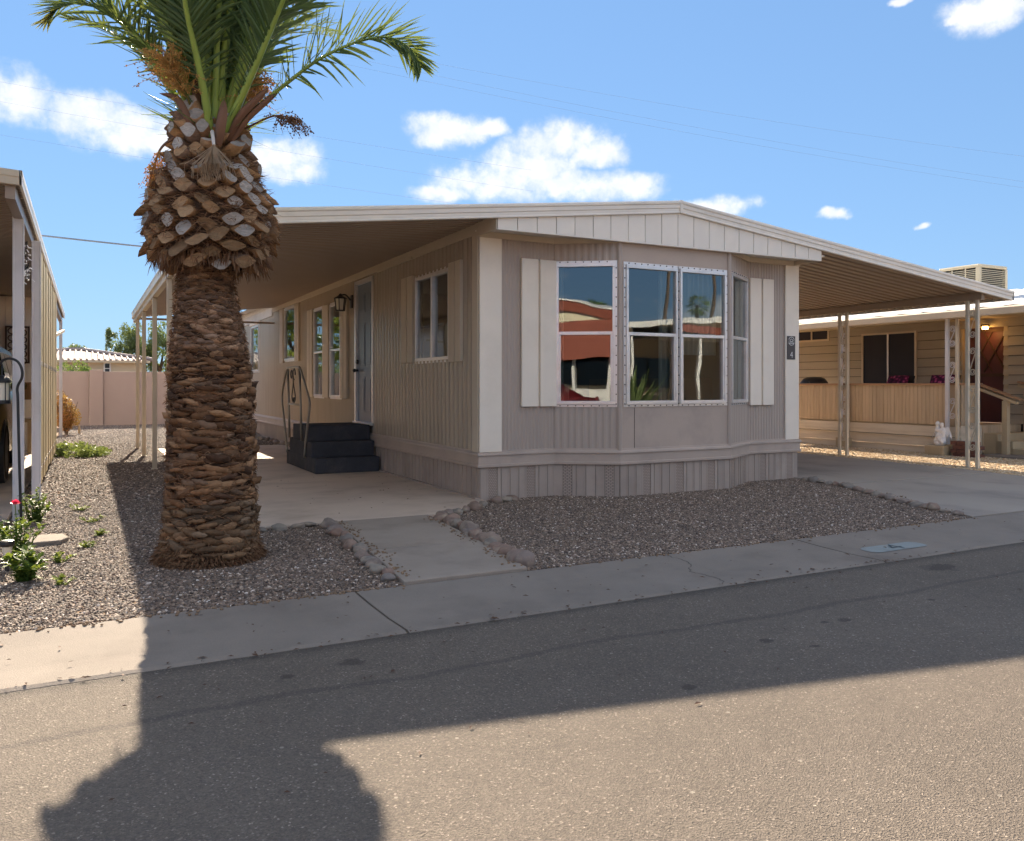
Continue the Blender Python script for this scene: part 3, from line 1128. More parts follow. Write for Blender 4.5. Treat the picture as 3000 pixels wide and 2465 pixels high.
# ------------------------------------------------------------------ windows
def window(W, h, bars=(), label=None, screws=True, glass='glass', fw=.038, proud=.03, sash=True):
    """aluminium frame round an opening, flange, meeting rail, panes"""
    s0, s1, z0, z1 = h
    f = MB()
    g = .028                                            # flange
    for (a, b, c, e) in ((s0 - g, s1 + g, z1, z1 + g), (s0 - g, s1 + g, z0 - g, z0), (s0 - g, s0, z0, z1), (s1, s1 + g, z0, z1)):
        f.lbox(W, a, b, .002, .010, c, e)
    for (a, b, c, e) in ((s0, s1, z1 - fw, z1), (s0, s1, z0, z0 + fw), (s0, s0 + fw * .7, z0 + fw, z1 - fw), (s1 - fw * .7, s1, z0 + fw, z1 - fw)):
        f.lbox(W, a, b, -.05, proud, c, e)
    o = f.build('window', 'alu', home, bevel=.003)
    if label:
        o['label'] = label
    zm = z0 + (z1 - z0) * .505
    cells = []
    a0, a1, c0, c1 = s0 + fw * .7, s1 - fw * .7, z0 + fw, z1 - fw
    if sash == 'h':
        MB().lbox(W, a0, a1, -.03, proud - .006, zm - .018, zm + .018).build('sash_rail', 'alu', o, bevel=.003)
        q = MB()
        q.lbox(W, a0, a0 + .022, -.02, proud - .010, c0, zm - .018)
        q.lbox(W, a1 - .022, a1, -.02, proud - .010, c0, zm - .018)
        q.build('sash_stile', 'alu', o, bevel=.003)
        cells = [(a0, a1, zm + .018, c1, .0), (a0 + .022, a1 - .022, c0, zm - .018, -.012)]
    elif sash == 'v':
        sm = (s0 + s1) / 2
        MB().lbox(W, sm - .022, sm + .022, -.03, proud - .004, c0, c1).build('sash_stile', 'alu', o, bevel=.003)
        cells = [(a0, sm - .022, c0, c1, 0.), (sm + .022, a1, c0, c1, -.012)]
    else:
        cells = [(a0, a1, c0, c1, 0.)]
    for (a, b, c, e, d) in cells:
        q = MB()
        q.poly([W.p(a, d, c), W.p(b, d, c), W.p(b, d, e), W.p(a, d, e)])
        q.build('pane', glass, o)
    if screws:
        q = MB()
        z = z0
        while z < z1:
            for s in (s0 - g * .5, s1 + g * .5):
                q.lbox(W, s - .006, s + .006, .009, .016, z, z + .012)
            z += .105
        s = s0 + .04
        while s < s1:
            for z in (z0 - g * .5, z1 + g * .5):
                q.lbox(W, s - .006, s + .006, .009, .016, z - .006, z + .006)
            s += .085
        q.build('screws', 'screw', o, kind='stuff')
    return o


window(WB, holeB, sash='h')
window(WC, holeC1, sash='h')
window(WC, holeC2, sash='h')
window(WD, holeD, sash='h')
window(WL, win_side, sash='v', screws=False)
window(WL, dbl_a, sash='h', screws=False)
window(WL, dbl_b, sash='h', screws=False)
window(WL, win_third, sash=None, screws=False)
window(WL, win_far, sash=None, screws=False)


def curtain(W, s0, s1, z0, z1, d, waves, amp=.025, m='curtain'):
    n = int(waves * 8)
    rows = []
    for z in (z0, (z0 + z1) / 2, z1):
        rows.append([W.p(s0 + (s1 - s0) * i / n, d + amp * math.sin(i / 8 * 2 * math.pi) + .008 * math.sin(i * 1.7), z) for i in range(n + 1)])
    return MB().grid(rows).build('curtain', m, home, smooth=True)


curtain(WD, .06, WD.L * .62, .95, 2.6, -.10, 5)
curtain(WC, .80, 1.49, 1.55, 2.6, -.16, 9, .02)
curtain(WC, .63, .79, .95, 2.6, -.14, 2)
curtain(WB, .02, .1, .95, 2.6, -.16, 2)


# ------------------------------------------------------------------ shutters: two boards each on a recessed strip
def shutter(W, s0, s1, z0, z1, m='cream', split=True):
    w = (s1 - s0)
    o = MB().lbox(W, s0 + .01, s1 - .01, .004, .012, z0 + .005, z1 - .005).build('shutter', m, home)
    g = .014
    parts = ((s0, s0 + w / 2 - g), (s0 + w / 2 + g, s1)) if split else ((s0, s1),)
    for a, b in parts:
        MB().lbox(W, a, b, .010, .046, z0, z1).build('shutter_board', m, o, bevel=.004)
    return o


shutter(WA, .475, .90, .97, 2.55)
shutter(WE, .01, .405, .95, 2.535)
shutter(WL, sL(9.97), sL(9.57), 1.48, 2.56, 'trim_tan')
shutter(WL, sL(8.46 - .03), sL(8.10), 1.46, 2.56, 'trim_tan')
shutter(WL, sL(15.02), sL(14.66), .99, 2.56, 'trim_tan')
shutter(WL, sL(13.93), sL(13.56), .99, 2.55, 'trim_tan', False)
shutter(WL, sL(12.83), sL(12.47), .99, 2.54, 'trim_tan')
shutter(WL, sL(17.42), sL(17.12), 1.66, 2.77, 'trim_tan')
shutter(WL, sL(16.05), sL(15.71), 1.66, 2.77, 'trim_tan')
MB().lbox(WL, sL(21.0), sL(19.75), .004, .04, 2.65, 2.74).build('window_hood', 'cream', home, bevel=.006)

# ------------------------------------------------------------------ door
o = MB()
for (a, b, c, e) in ((door_hole[0] - .06, door_hole[0] + .012, .64, 2.75), (door_hole[1] - .012, door_hole[1] + .05, .64, 2.75), (door_hole[0] - .06, door_hole[1] + .05, 2.70, 2.76)):
    o.lbox(WL, a, b, -.06, .022, c, e)
frame = o.build('door_frame', 'alu', home, bevel=.003)
o = MB().lbox(WL, door_hole[0] + .012, door_hole[1] - .012, -.055, -.02, .66, 2.70)
door = o.build('door', 'door_blue', home)
W_ = door_hole[1] - door_hole[0]
for cx_, zz in (((.14, .46), (.80, 1.32)), ((.54, .86), (.80, 1.32)), ((.14, .46), (1.48, 2.12)), ((.54, .86), (1.48, 2.12)), ((.14, .46), (2.27, 2.56)), ((.54, .86), (2.27, 2.56))):
    q = MB()
    a, b = door_hole[0] + cx_[0] * W_, door_hole[0] + cx_[1] * W_
    q.lbox(WL, a, b, -.02, -.014, zz[0], zz[1])
    q.lbox(WL, a + .03, b - .03, -.02, -.008, zz[0] + .03, zz[1] - .03)
    q.build('door_panel', 'door_blue', door, bevel=.005)
q = MB()
for z in (1.55,):
    c = WL.p(door_hole[0] + .07, 0, z)
    q.tube([c, (c[0] - .03, c[1], c[2])], .032, 14)
q.build('deadbolt', 'black_metal', door)
c = WL.p(door_hole[0] + .07, 0, 1.42)
q = MB()
q.tube([c, (c[0] - .05, c[1], c[2])], .018, 12)
q.blob((c[0] - .06, c[1], c[2]), (.026, .03, .03), 2, 0)
q.build('door_handle', 'black_metal', door, smooth=True)
q = MB()
for z in (.9, 1.7, 2.5):
    q.lbox(WL, door_hole[1] - .02, door_hole[1] + .0, -.02, .004, z, z + .1)
q.build('hinge', 'alu', door)
MB().lbox(WL, door_hole[0] - .06, door_hole[1] + .05, -.06, .05, .625, .66).build('door_sill', 'alu', home, bevel=.003)

# header board under the awning along the side wall
for (ya, yb, za, zb, d) in ((18.3, 10.85, 2.79, 2.90, .022), (10.85, 7.25, 2.775, 2.89, .026)):
    MB().lbox(WL, sL(ya), sL(yb), .004, d, za, zb + .03).build('header_board', 'trim_tan', home, bevel=.004)
MB().lbox(WL, sL(10.95), sL(9.6), .024, .05, 2.765, 2.80).build('drip_rail', 'trim_tan', home, bevel=.004)
MB().lbox(WL, 0, sL(18.3), .004, .03, 2.72, 3.02).build('header_board', 'roof_white', home, bevel=.004)

# ------------------------------------------------------------------ roof: pans, ridge, fascia, gable
PK = (5.865, 3.25)          # ridge x, top of fascia
LE = (.84, 2.66)
RE = (11.96, 2.57)
YG = 7.22                   # plane of the gable front


def roof_z(x):
    if x < PK[0]:
        return LE[1] + (PK[1] - LE[1]) * (x - LE[0]) / (PK[0] - LE[0])
    return PK[1] + (RE[1] - PK[1]) * (x - PK[0]) / (RE[0] - PK[0])


FPROF = [(0, 0), (.034, .0), (.040, -.012), (.040, -.03), (.030, -.042), (.030, -.078), (.022, -.086), (.022, -.118), (.030, -.124), (.030, -.136), (0, -.140)]


def fascia_run(x0, x1, name='fascia'):
    rows = []
    for d, dz in FPROF:
        rows.append([(x, YG - d, roof_z(x) + dz) for x in (x0, x1)])
    MB().grid(rows).build(name, 'fascia', home)


xs = [LE[0], 3.2, PK[0] - .004]
for a, b in zip(xs, xs[1:]):
    fascia_run(a, b)
for a, b in zip([PK[0] + .004, 9.0], [9.0, RE[0]]):
    fascia_run(a, b)
MB().box(PK[0] - .02, PK[0] + .02, YG - .037, YG, PK[1] - .136, PK[1] + .003).build('ridge_joint', 'fascia', home)


def pans(x0, x1, y0, y1, period, depth, name):
    """roll-formed pans running down the slope, seen from below"""
    ys = []
    y = y0
    while y < y1:
        for f, d in ((0, 0), (.28, 0), (.36, depth), (.64, depth), (.72, 0)):
            ys.append((y + f * period, d))
        y += period
    ys = [(a, d) for a, d in ys if a < y1] + [(y1, 0)]
    rows = [[(x, a, roof_z(x) - .105 + d) for a, d in ys] for x in (x0, x1)]
    o = MB().grid(rows).build(name, 'awning_pan', home)
    return o


pans(LE[0] + .01, XL - .01, YG + .004, 18.1, .115, .034, 'awning_pans')
pans(XR + .01, RE[0] - .01, YG + .004, 14.6, .15, .045, 'awning_pans')
# roof deck over all of it
mb = MB()
for (a, b) in ((LE[0], PK[0]), (PK[0], RE[0])):
    y1 = 18.1 if a < 3 else 14.6
    mb.poly([(a, YG - .02, roof_z(a) - .002), (b, YG - .02, roof_z(b) - .002), (b, y1, roof_z(b) - .002), (a, y1, roof_z(a) - .002)])
mb.box(XL - .05, XR + .05, 7.9, YB0, 2.9, 2.96)
mb.build('roof_deck', 'roof_white', home)
rows = []
rows.append([(x, 7.55, roof_z(x) - .06) for x in (3.3, 3.6, 4.2, 4.8, 5.4, 5.865, 6.4, 7.0, 7.6, 8.0, 8.3)])
for y in (7.6, 9, 11, 14, 18, YB0):
    rows.append([(x, y, roof_z(x) + .045 * max(0., math.sin((x - 3.3) / 5.0 * math.pi)) ** .5 + random.uniform(-.006, .006)) for x in (3.3, 3.6, 4.2, 4.8, 5.4, 5.865, 6.4, 7.0, 7.6, 8.0, 8.3)])
MB().grid(rows).build('roof_coating', 'roof_white', home)
# outer eave gutters running along the awnings
for (x, y1, m) in ((LE[0], 18.1, 'fascia'), (RE[0], 14.6, 'fascia')):
    sgn = -1 if x < 3 else 1
    z = roof_z(x)
    prof = [(0, 0), (.03, 0), (.034, -.02), (.026, -.05), (.026, -.12), (.034, -.13), (0, -.135)]
    rows = [[(x + sgn * d, y, z + dz) for y in (YG - .03, y1)] for d, dz in prof]
    MB().grid(rows).build('eave_gutter', m, home)
# beams over the posts, inside the eaves
MB().box(.835, .905, YG + .06, 18.05, roof_z(.87) - .21, roof_z(.87) - .103).build('eave_beam', 'post_cream', home)
zb = roof_z(11.38) - .108
MB().box(11.345, 11.415, YG + .05, 14.5, zb - .10, zb).build('eave_beam', 'awning_pan', home)
# far end closure of the long awning
MB().box(.85, XL - .02, 18.06, 18.1, 2.52, 2.56).build('end_trim', 'awning_pan', home)

# gable boards
GX0, GX1 = 3.60, 8.085
n = 20
for i in range(n):
    a = GX0 + (GX1 - GX0) * i / n
    b = GX0 + (GX1 - GX0) * (i + 1) / n
    a2, b2 = a + .004, b - .004
    zt = lambda x: roof_z(x) - .137
    zb_ = 2.752
    y = YG + .002 + random.uniform(0, .003)
    if a2 < PK[0] < b2:
        top = [(a2, zt(a2)), (PK[0], zt(PK[0])), (b2, zt(b2))]
    else:
        top = [(a2, zt(a2)), (b2, zt(b2))]
    pts = [(b2, y, zb_), (a2, y, zb_)] + [(p, y, z) for p, z in top]
    MB().prism(pts[::-1], (0, .018, 0)).build('gable_board', 'gable_cream', home)
MB().prism([(GX1 + .003, YG + .022, 2.755), (GX0 - .003, YG + .022, 2.755), (GX0 - .003, YG + .022, roof_z(GX0) - .05), (PK[0], YG + .022, PK[1] - .05), (GX1 + .003, YG + .022, roof_z(GX1) - .05)][::-1], (0, .008, 0)).build('gable_backing', 'dark', home)
MB().box(GX0, GX1, YG + .002, YG + .05, 2.738, 2.751).build('gable_foot', 'gable_cream', home)
# soffit and its trim along the wall heads
MB().box(GX0, XR + .0, YG + .03, 7.75, 2.80, 2.815).build('soffit', 'gable_cream', home)
mb = MB()
ptsW = offset_perim(.03)[1:7]
ptsI = offset_perim(.002)[1:7]
for i in range(5):
    a, b, c, d = ptsW[i], ptsW[i + 1], ptsI[i + 1], ptsI[i]
    if i == 2:
        continue
    MB().hexa([(a.x, a.y, 2.735), (b.x, b.y, 2.735), (c.x, c.y, 2.735), (d.x, d.y, 2.735), (a.x, a.y, 2.798), (b.x, b.y, 2.798), (c.x, c.y, 2.798), (d.x, d.y, 2.798)]).build('frieze', 'trim_tan', home)
# side faces closing the gable box
MB().box(GX0 - .012, GX0 - .004, YG + .01, 7.69, 2.74, roof_z(GX0) - .1).build('gable_end', 'trim_tan', home)
MB().box(GX1 + .004, GX1 + .012, YG + .01, 7.69, 2.74, roof_z(GX1) - .1).build('gable_end', 'trim_tan', home)

# ------------------------------------------------------------------ posts
for y in (17.11, 15.18, 12.75, 10.4, 8.0):
    q = MB().box(.84, .90, y - .03, y + .03, -.01, roof_z(.87) - .212)
    q.box(.825, .915, y - .045, y + .045, -.01, .008)
    q.build('post', 'post_cream', home, bevel=.006)


def scroll(c, y0, y1, z0, z1, x, r0=.012):
    """an S scroll of flat bar between two posts: spiral, diagonal, spiral"""
    w = y1 - y0
    R0 = w * .48
    pts = []
    cy, cz = y0 + w * .5, z1 - R0

    def spiral(cy, cz, a0, a1, ra, rb, n=22):
        return [(x, cy + (ra + (rb - ra) * i / n) * math.cos(a0 + (a1 - a0) * i / n), cz + (ra + (rb - ra) * i / n) * math.sin(a0 + (a1 - a0) * i / n)) for i in range(n + 1)]
    top = spiral(cy, cz, R(-60 - 360), R(180), R0 * .25, R0)
    bot = spiral(y0 + w * .5, z0 + R0, R(0), R(-240 - 360), R0, R0 * .25)
    pts = top + bot
    q = MB()
    for a, b in zip(pts, pts[1:]):
        q.bar(a, b, .014, .005, (1, 0, 0))
    return q


for (ya, yb, wide) in ((7.35, 7.50, .05), (9.63, 9.78, .042)):
    zt_ = roof_z(11.38) - .208
    pair = [MB().box(11.38 - wide / 2, 11.38 + wide / 2, y - .022, y + .022, -.012, zt_).build('post', 'post_cream', home, bevel=.005) for y in (ya, yb)]
    H = zt_ - .25
    for k in range(4):
        z1_ = zt_ - .14 - k * .545
        scroll(None, ya + .022, yb - .022, z1_ - .40, z1_, 11.38).build('scroll_bracket', 'post_cream', home)
# ------------------------------------------------------------------ the date palm
PX_, PY_ = .818, 6.45
palm = thing('palm_tree', 'thick date palm with shaggy brown trunk, bulbous collar of cut stubs and green fronds', 'palm tree', (PX_, PY_, 0))
PR = [(-.14, .375), (0.0, .35), (.06, .345), (.16, .335), (.3, .325), (.5, .318), (.75, .312), (1.0, .305), (1.25, .298), (1.5, .275), (1.75, .235), (1.95, .205), (2.2, .20)]


def prof(z, tab):
    for (a, ra), (b, rb) in zip(tab, tab[1:]):
        if a <= z <= b:
            return ra + (rb - ra) * (z - a) / (b - a)
    return tab[-1][1] if z > tab[-1][0] else tab[0][1]


HD = [(2.07, .27), (2.14, .38), (2.21, .43), (2.33, .455), (2.45, .45), (2.6, .415), (2.75, .355), (2.9, .275), (3.02, .225), (3.12, .185), (3.2, .15)]


HX = .01


def axis_x(z):          # the bole leans and swells a little unevenly
    return .02 * math.sin(z * 1.7) - .012 * z


# core of the bole
mb = MB()
rows = []
N = 48
zs = [i * .06 for i in range(-2, 37)]
for z in zs:
    rows.append([(PX_ + axis_x(z) + (prof(z, PR) - .035) * (1 + .03 * mnoise.noise(Vector((math.cos(a) * 2, math.sin(a) * 2, z * 3)))) * math.cos(a),
                  PY_ + (prof(z, PR) - .035) * math.sin(a), z - .03) for a in [2 * math.pi * k / N for k in range(N + 1)]])
mb.grid(rows)
rows = []
for z, r in HD:
    rows.append([(PX_ + HX + (r - .05) * math.cos(a), PY_ + (r - .05) * math.sin(a), z) for a in [2 * math.pi * k / N for k in range(N + 1)]])
mb.grid(rows)
trunk = mb.build('trunk', 'bark_trunk', palm, smooth=True)


def set_tint(o, cols):
    a = o.data.color_attributes.new('tint', 'FLOAT_COLOR', 'POINT')
    flat = []
    for c in cols:
        flat += [c[0], c[1], c[2], 1]
    a.data.foreach_set('color', flat)


def scale_geo(c, out, side, w, h, depth, tilt, rs):
    """one old leaf base: a broken slab standing off the bole, face nearly upright, ends ragged"""
    up = Vector((0, 0, 1))
    n = 6
    V, F = [], []
    rows = [[], [], [], []]
    p_ = rs.choice((2.2, 3.5, 5.))
    wave = rs.uniform(-.5, .5) * h
    for i in range(n + 1):
        f = i / n * 2 - 1
        e = max(.08, 1 - abs(f) ** p_)
        j = rs.uniform(-.14, .14) * h + wave * f
        s = side * (f * w / 2) - out * (f * f * w * w * .5)
        dd = depth * (.55 + .45 * e) * rs.uniform(.8, 1.15)
        rows[0].append(c + s + up * (-h * .5 * e - .012) - out * .03)
        rows[1].append(c + s + up * (-h * .46 * e + j) + out * dd * rs.uniform(.75, .95))
        rows[2].append(c + s + up * (h * .40 * e + j + tilt) + out * dd * rs.uniform(.9, 1.15))
        rows[3].append(c + s + up * (h * .46 * e + j + tilt * .5) - out * .03)
    for r_ in rows:
        V += [tuple(q) for q in r_]
    m = n + 1
    for i in range(3):
        for k in range(n):
            F.append((i * m + k, i * m + k + 1, (i + 1) * m + k + 1, (i + 1) * m + k))
    return V, F, m


rs = random.Random(11)
SC = []
z = -.03
row = 0
cam_dir = math.atan2(-PY_, -PX_)
while z < 2.12:
    r = prof(z, PR)
    w = .16 if z < 1.3 else .12
    n = int(2 * math.pi * r / (w * .86))
    for k in range(n):
        a = 2 * math.pi * (k + (row % 2) * .5 + rs.uniform(-.18, .18)) / n + row * .07
        zz = z + rs.uniform(-.016, .016) + .02 * math.sin(a * 3 + z * 4)
        big = rs.random()
        SC.append((a, zz, r, w * rs.uniform(.7, 1.25), rs.uniform(.02, .044) * (1.1 if z < 1.2 else .8), (rs.uniform(.018, .045) if big < .92 else rs.uniform(.05, .075)) * (1 if z < 1.35 else .55)))
    z += .030 if z < 1.3 else .025
    row += 1
TINTS = [(.19, .10, .052), (.24, .132, .07), (.13, .07, .04), (.30, .175, .095), (.09, .052, .034), (.19, .122, .08), (.15, .083, .047)]


def facing(a):
    return math.cos(a - cam_dir)


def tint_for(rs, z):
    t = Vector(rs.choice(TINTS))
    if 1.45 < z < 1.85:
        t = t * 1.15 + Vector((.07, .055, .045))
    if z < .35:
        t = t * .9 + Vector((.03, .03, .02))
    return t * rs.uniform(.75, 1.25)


order = sorted(range(len(SC)), key=lambda i: -facing(SC[i][0]) * SC[i][3] - .04 * SC[i][5])
front = set(order[:300])
rest = MB()
rest_t = []
for i, (a, z, r, w, h, dep) in enumerate(SC):
    out = Vector((math.cos(a), math.sin(a), 0))
    side = Vector((-math.sin(a), math.cos(a), 0))
    c = Vector((PX_ + axis_x(z), PY_, z)) + out * (r - .03)
    V, F, m = scale_geo(c, out, side, w, h, dep, rs.uniform(-.008, .022), rs)
    t = tint_for(rs, z)
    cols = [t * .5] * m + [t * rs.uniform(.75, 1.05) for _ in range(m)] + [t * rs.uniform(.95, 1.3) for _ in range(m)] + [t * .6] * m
    if i in front:
        q = MB()
        q.v, q.f = V, F
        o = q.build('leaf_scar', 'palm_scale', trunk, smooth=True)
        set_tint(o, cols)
    else:
        i0 = len(rest.v)
        rest.v += V
        rest.f += [tuple(k + i0 for k in f) for f in F]
        rest_t += cols
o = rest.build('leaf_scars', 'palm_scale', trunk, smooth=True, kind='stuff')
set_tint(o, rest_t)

# cut stubs on the bulbous collar: a wedge with a pale sawn face
head = MB().lathe([(.25, 2.1), (.20, 2.2)], (PX_, PY_, 0), 12).build('stub_collar', 'bark_trunk', palm)
gold = math.pi * (3 - math.sqrt(5))
stubs = []
nst = 200
for i in range(nst):
    f = i / (nst - 1)
    z = 2.11 + .99 * f
    stubs.append((i * gold + rs.uniform(-.06, .06), z + rs.uniform(-.015, .015)))
for (a, z) in stubs:
    r = prof(z, HD)
    tz = (z - 2.11) / .99
    slope = -.5 + 1.25 * tz                          # lower stubs hang, upper ones rise
    out0 = Vector((math.cos(a), math.sin(a), 0))
    side = Vector((-math.sin(a), math.cos(a), 0))
    out = (out0 + Vector((0, 0, slope))).normalized()
    up = side.cross(out) * -1
    if up.z < 0:
        up = -up
    L = .105 * rs.uniform(.7, 1.3) * (1 if tz < .75 else 1.5)
    w = .16 * rs.uniform(.75, 1.15) * (1 - .3 * tz)
    h = .049 * rs.uniform(.75, 1.2) * (1 + .4 * tz)
    c0 = Vector((PX_ + HX, PY_, z)) + out0 * (r - .10)
    tip = c0 + out * L
    # lens-shaped section; the sawn face is tipped up towards the sky or left facing out
    n = 14
    sec = []
    for k in range(n):
        q = 2 * math.pi * k / n
        x = math.cos(q)
        y = math.sin(q) * (1 - .6 * abs(x) ** 1.6)
        if y > 0:
            y *= .75
        sec.append((x, y))
    cut = rs.uniform(-.1, .7) - .3 * tz
    skew = rs.uniform(-.8, .8)
    V = []
    for (x, y) in sec:
        V.append(c0 + side * x * w * .62 + up * y * h * .7)
    for (x, y) in sec:
        V.append(tip + side * x * w * .5 + up * y * h + out * (-y * cut * h * 2.2) + side * (y * h * .3 * skew) + up * (x * w * .22 * skew) + out * rs.uniform(-.006, .006))
    q = MB()
    q.v = [tuple(p) for p in V]
    q.f = [(k, (k + 1) % n, n + (k + 1) % n, n + k) for k in range(n)]
    o = q.build('cut_stub', 'palm_scale', head)
    if facing(a) < -.35:
        pass
    t = Vector(rs.choice([(.30, .175, .085), (.24, .13, .065), (.36, .22, .12), (.20, .13, .09)])) * rs.uniform(.8, 1.15)
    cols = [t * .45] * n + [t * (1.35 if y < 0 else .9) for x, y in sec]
    pale = rs.random() < (.62 if tz > .22 else .2)
    ft = Vector((.46, .42, .38)) * rs.uniform(.65, 1.15) if pale else Vector((.36, .23, .13)) * rs.uniform(.6, 1.15)
    q.v = q.v
    me = o.data
    # sawn face as its own rim so that it can carry its own colour
    V2 = [p - out * .002 for p in V[n:]] + [sum(V[n:], Vector()) / n - out * .006]
    me.clear_geometry()
    allv = [tuple(p) for p in V] + [tuple(p + (sum(V[n:], Vector()) / n - p) * .05) for p in V[n:]] + [tuple(V2[-1])]
    F = [(k, (k + 1) % n, n + (k + 1) % n, n + k) for k in range(n)]
    F += [(n + k, n + (k + 1) % n, 2 * n + (k + 1) % n, 2 * n + k) for k in range(n)]
    F += [(2 * n + k, 2 * n + (k + 1) % n, 3 * n) for k in range(n)]
    me.from_pydata(allv, [], F)
    me.update()
    me.polygons.foreach_set('use_smooth', [True] * n + [False] * (2 * n))
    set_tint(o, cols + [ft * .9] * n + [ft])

# fibre between the stubs and hanging in a ragged skirt, roots at the foot


def hair(n, src, length, m, name, parent, width=.004, droop=.5, seed=1, bend=.4):
    r_ = random.Random(seed)
    q = MB()
    for i in range(n):
        p, d = src(r_)
        L = length * r_.uniform(.4, 1.3)
        d = (d + Vector((r_.uniform(-bend, bend), r_.uniform(-bend, bend), r_.uniform(-bend, bend)))).normalized()
        s = d.cross(Vector((r_.uniform(-1, 1), r_.uniform(-1, 1), r_.uniform(-1, 1))))
        if s.length < .01:
            continue
        s = s.normalized() * width * r_.uniform(.5, 1.4)
        p1 = p + d * L * .5
        p2 = p1 + (d + Vector((0, 0, -droop))).normalized() * L * .5
        q.poly([p - s, p + s, p1 + s * .8, p1 - s * .8])
        q.poly([p1 - s * .8, p1 + s * .8, p2 + s * .2, p2 - s * .2])
    return q.build(name, m, parent, kind='stuff')


def src_head(r_):
    a = r_.uniform(0, 6.283)
    z = r_.uniform(2.12, 2.95)
    o_ = Vector((math.cos(a), math.sin(a), 0))
    tan = Vector((-math.sin(a), math.cos(a), 0)) * r_.choice((-1, 1))
    return Vector((PX_ + HX, PY_, z)) + o_ * (prof(z, HD) - .035), (o_ * .4 + tan * r_.uniform(.2, 1) + Vector((0, 0, r_.uniform(-.3, .3))))


hair(6500, src_head, .10, 'fibre', 'crown_fibre', head, .0035, .5, 3)


def src_skirt(r_):
    a = r_.uniform(0, 6.283)
    z = r_.uniform(2.09, 2.2)
    o_ = Vector((math.cos(a), math.sin(a), 0))
    return Vector((PX_ + HX, PY_, z)) + o_ * r_.uniform(.27, .40), (o_ * r_.uniform(.0, .5) + Vector((0, 0, -.8)))


hair(900, src_skirt, .10, 'fibre', 'hanging_fibre', head, .006, .8, 4)


def src_foot(r_):
    a = r_.uniform(0, 6.283)
    o_ = Vector((math.cos(a), math.sin(a), 0))
    z = abs(r_.gauss(0, .08)) - .085
    return Vector((PX_, PY_, z)) + o_ * (prof(z, PR) - .03 + .05 * max(0, 1 - (z + .085) / .12) * r_.random()), (o_ * r_.uniform(.2, 1.2) + Vector((0, 0, r_.uniform(-.6, .5))))


hair(4200, src_foot, .06, 'fibre', 'root_fibre', palm, .0045, .7, 5)


def src_bole(r_):
    a = r_.uniform(0, 6.283)
    o_ = Vector((math.cos(a), math.sin(a), 0))
    tan = Vector((-math.sin(a), math.cos(a), 0)) * r_.choice((-1, 1))
    z = r_.uniform(.1, 2.05)
    return Vector((PX_ + axis_x(z), PY_, z)) + o_ * (prof(z, PR) - .01), (o_ * .35 + tan + Vector((0, 0, r_.uniform(-.4, .3))))


hair(9000, src_bole, .055, 'fibre', 'bole_fibre', trunk, .004, .4, 6)

# ------------------------------------------------------------------ fronds
FW = Vector((math.sin(YAW), math.cos(YAW), 0))
RT = Vector((math.cos(YAW), -math.sin(YAW), 0))


def at(px, py, d):
    """point of the place seen at that spot of the photograph, d metres ahead"""
    return Vector((0, 0, CAM_H)) + FW * d + RT * ((px - 1056.5) / 1688 * d) + Vector((0, 0, (795 - py) / 1688 * d))


def spline(pts, n):
    """Catmull-Rom through the points"""
    P = [pts[0] * 2 - pts[1]] + list(pts) + [pts[-1] * 2 - pts[-2]]
    out = []
    m = len(pts) - 1
    for i in range(n + 1):
        f = i / n * m
        k = min(int(f), m - 1)
        t = f - k
        a, b, c, d = P[k:k + 4]
        out.append(.5 * ((2 * b) + (c - a) * t + (2 * a - 5 * b + 4 * c - d) * t * t + (3 * b - a - 3 * c + d) * t ** 3))
    return out


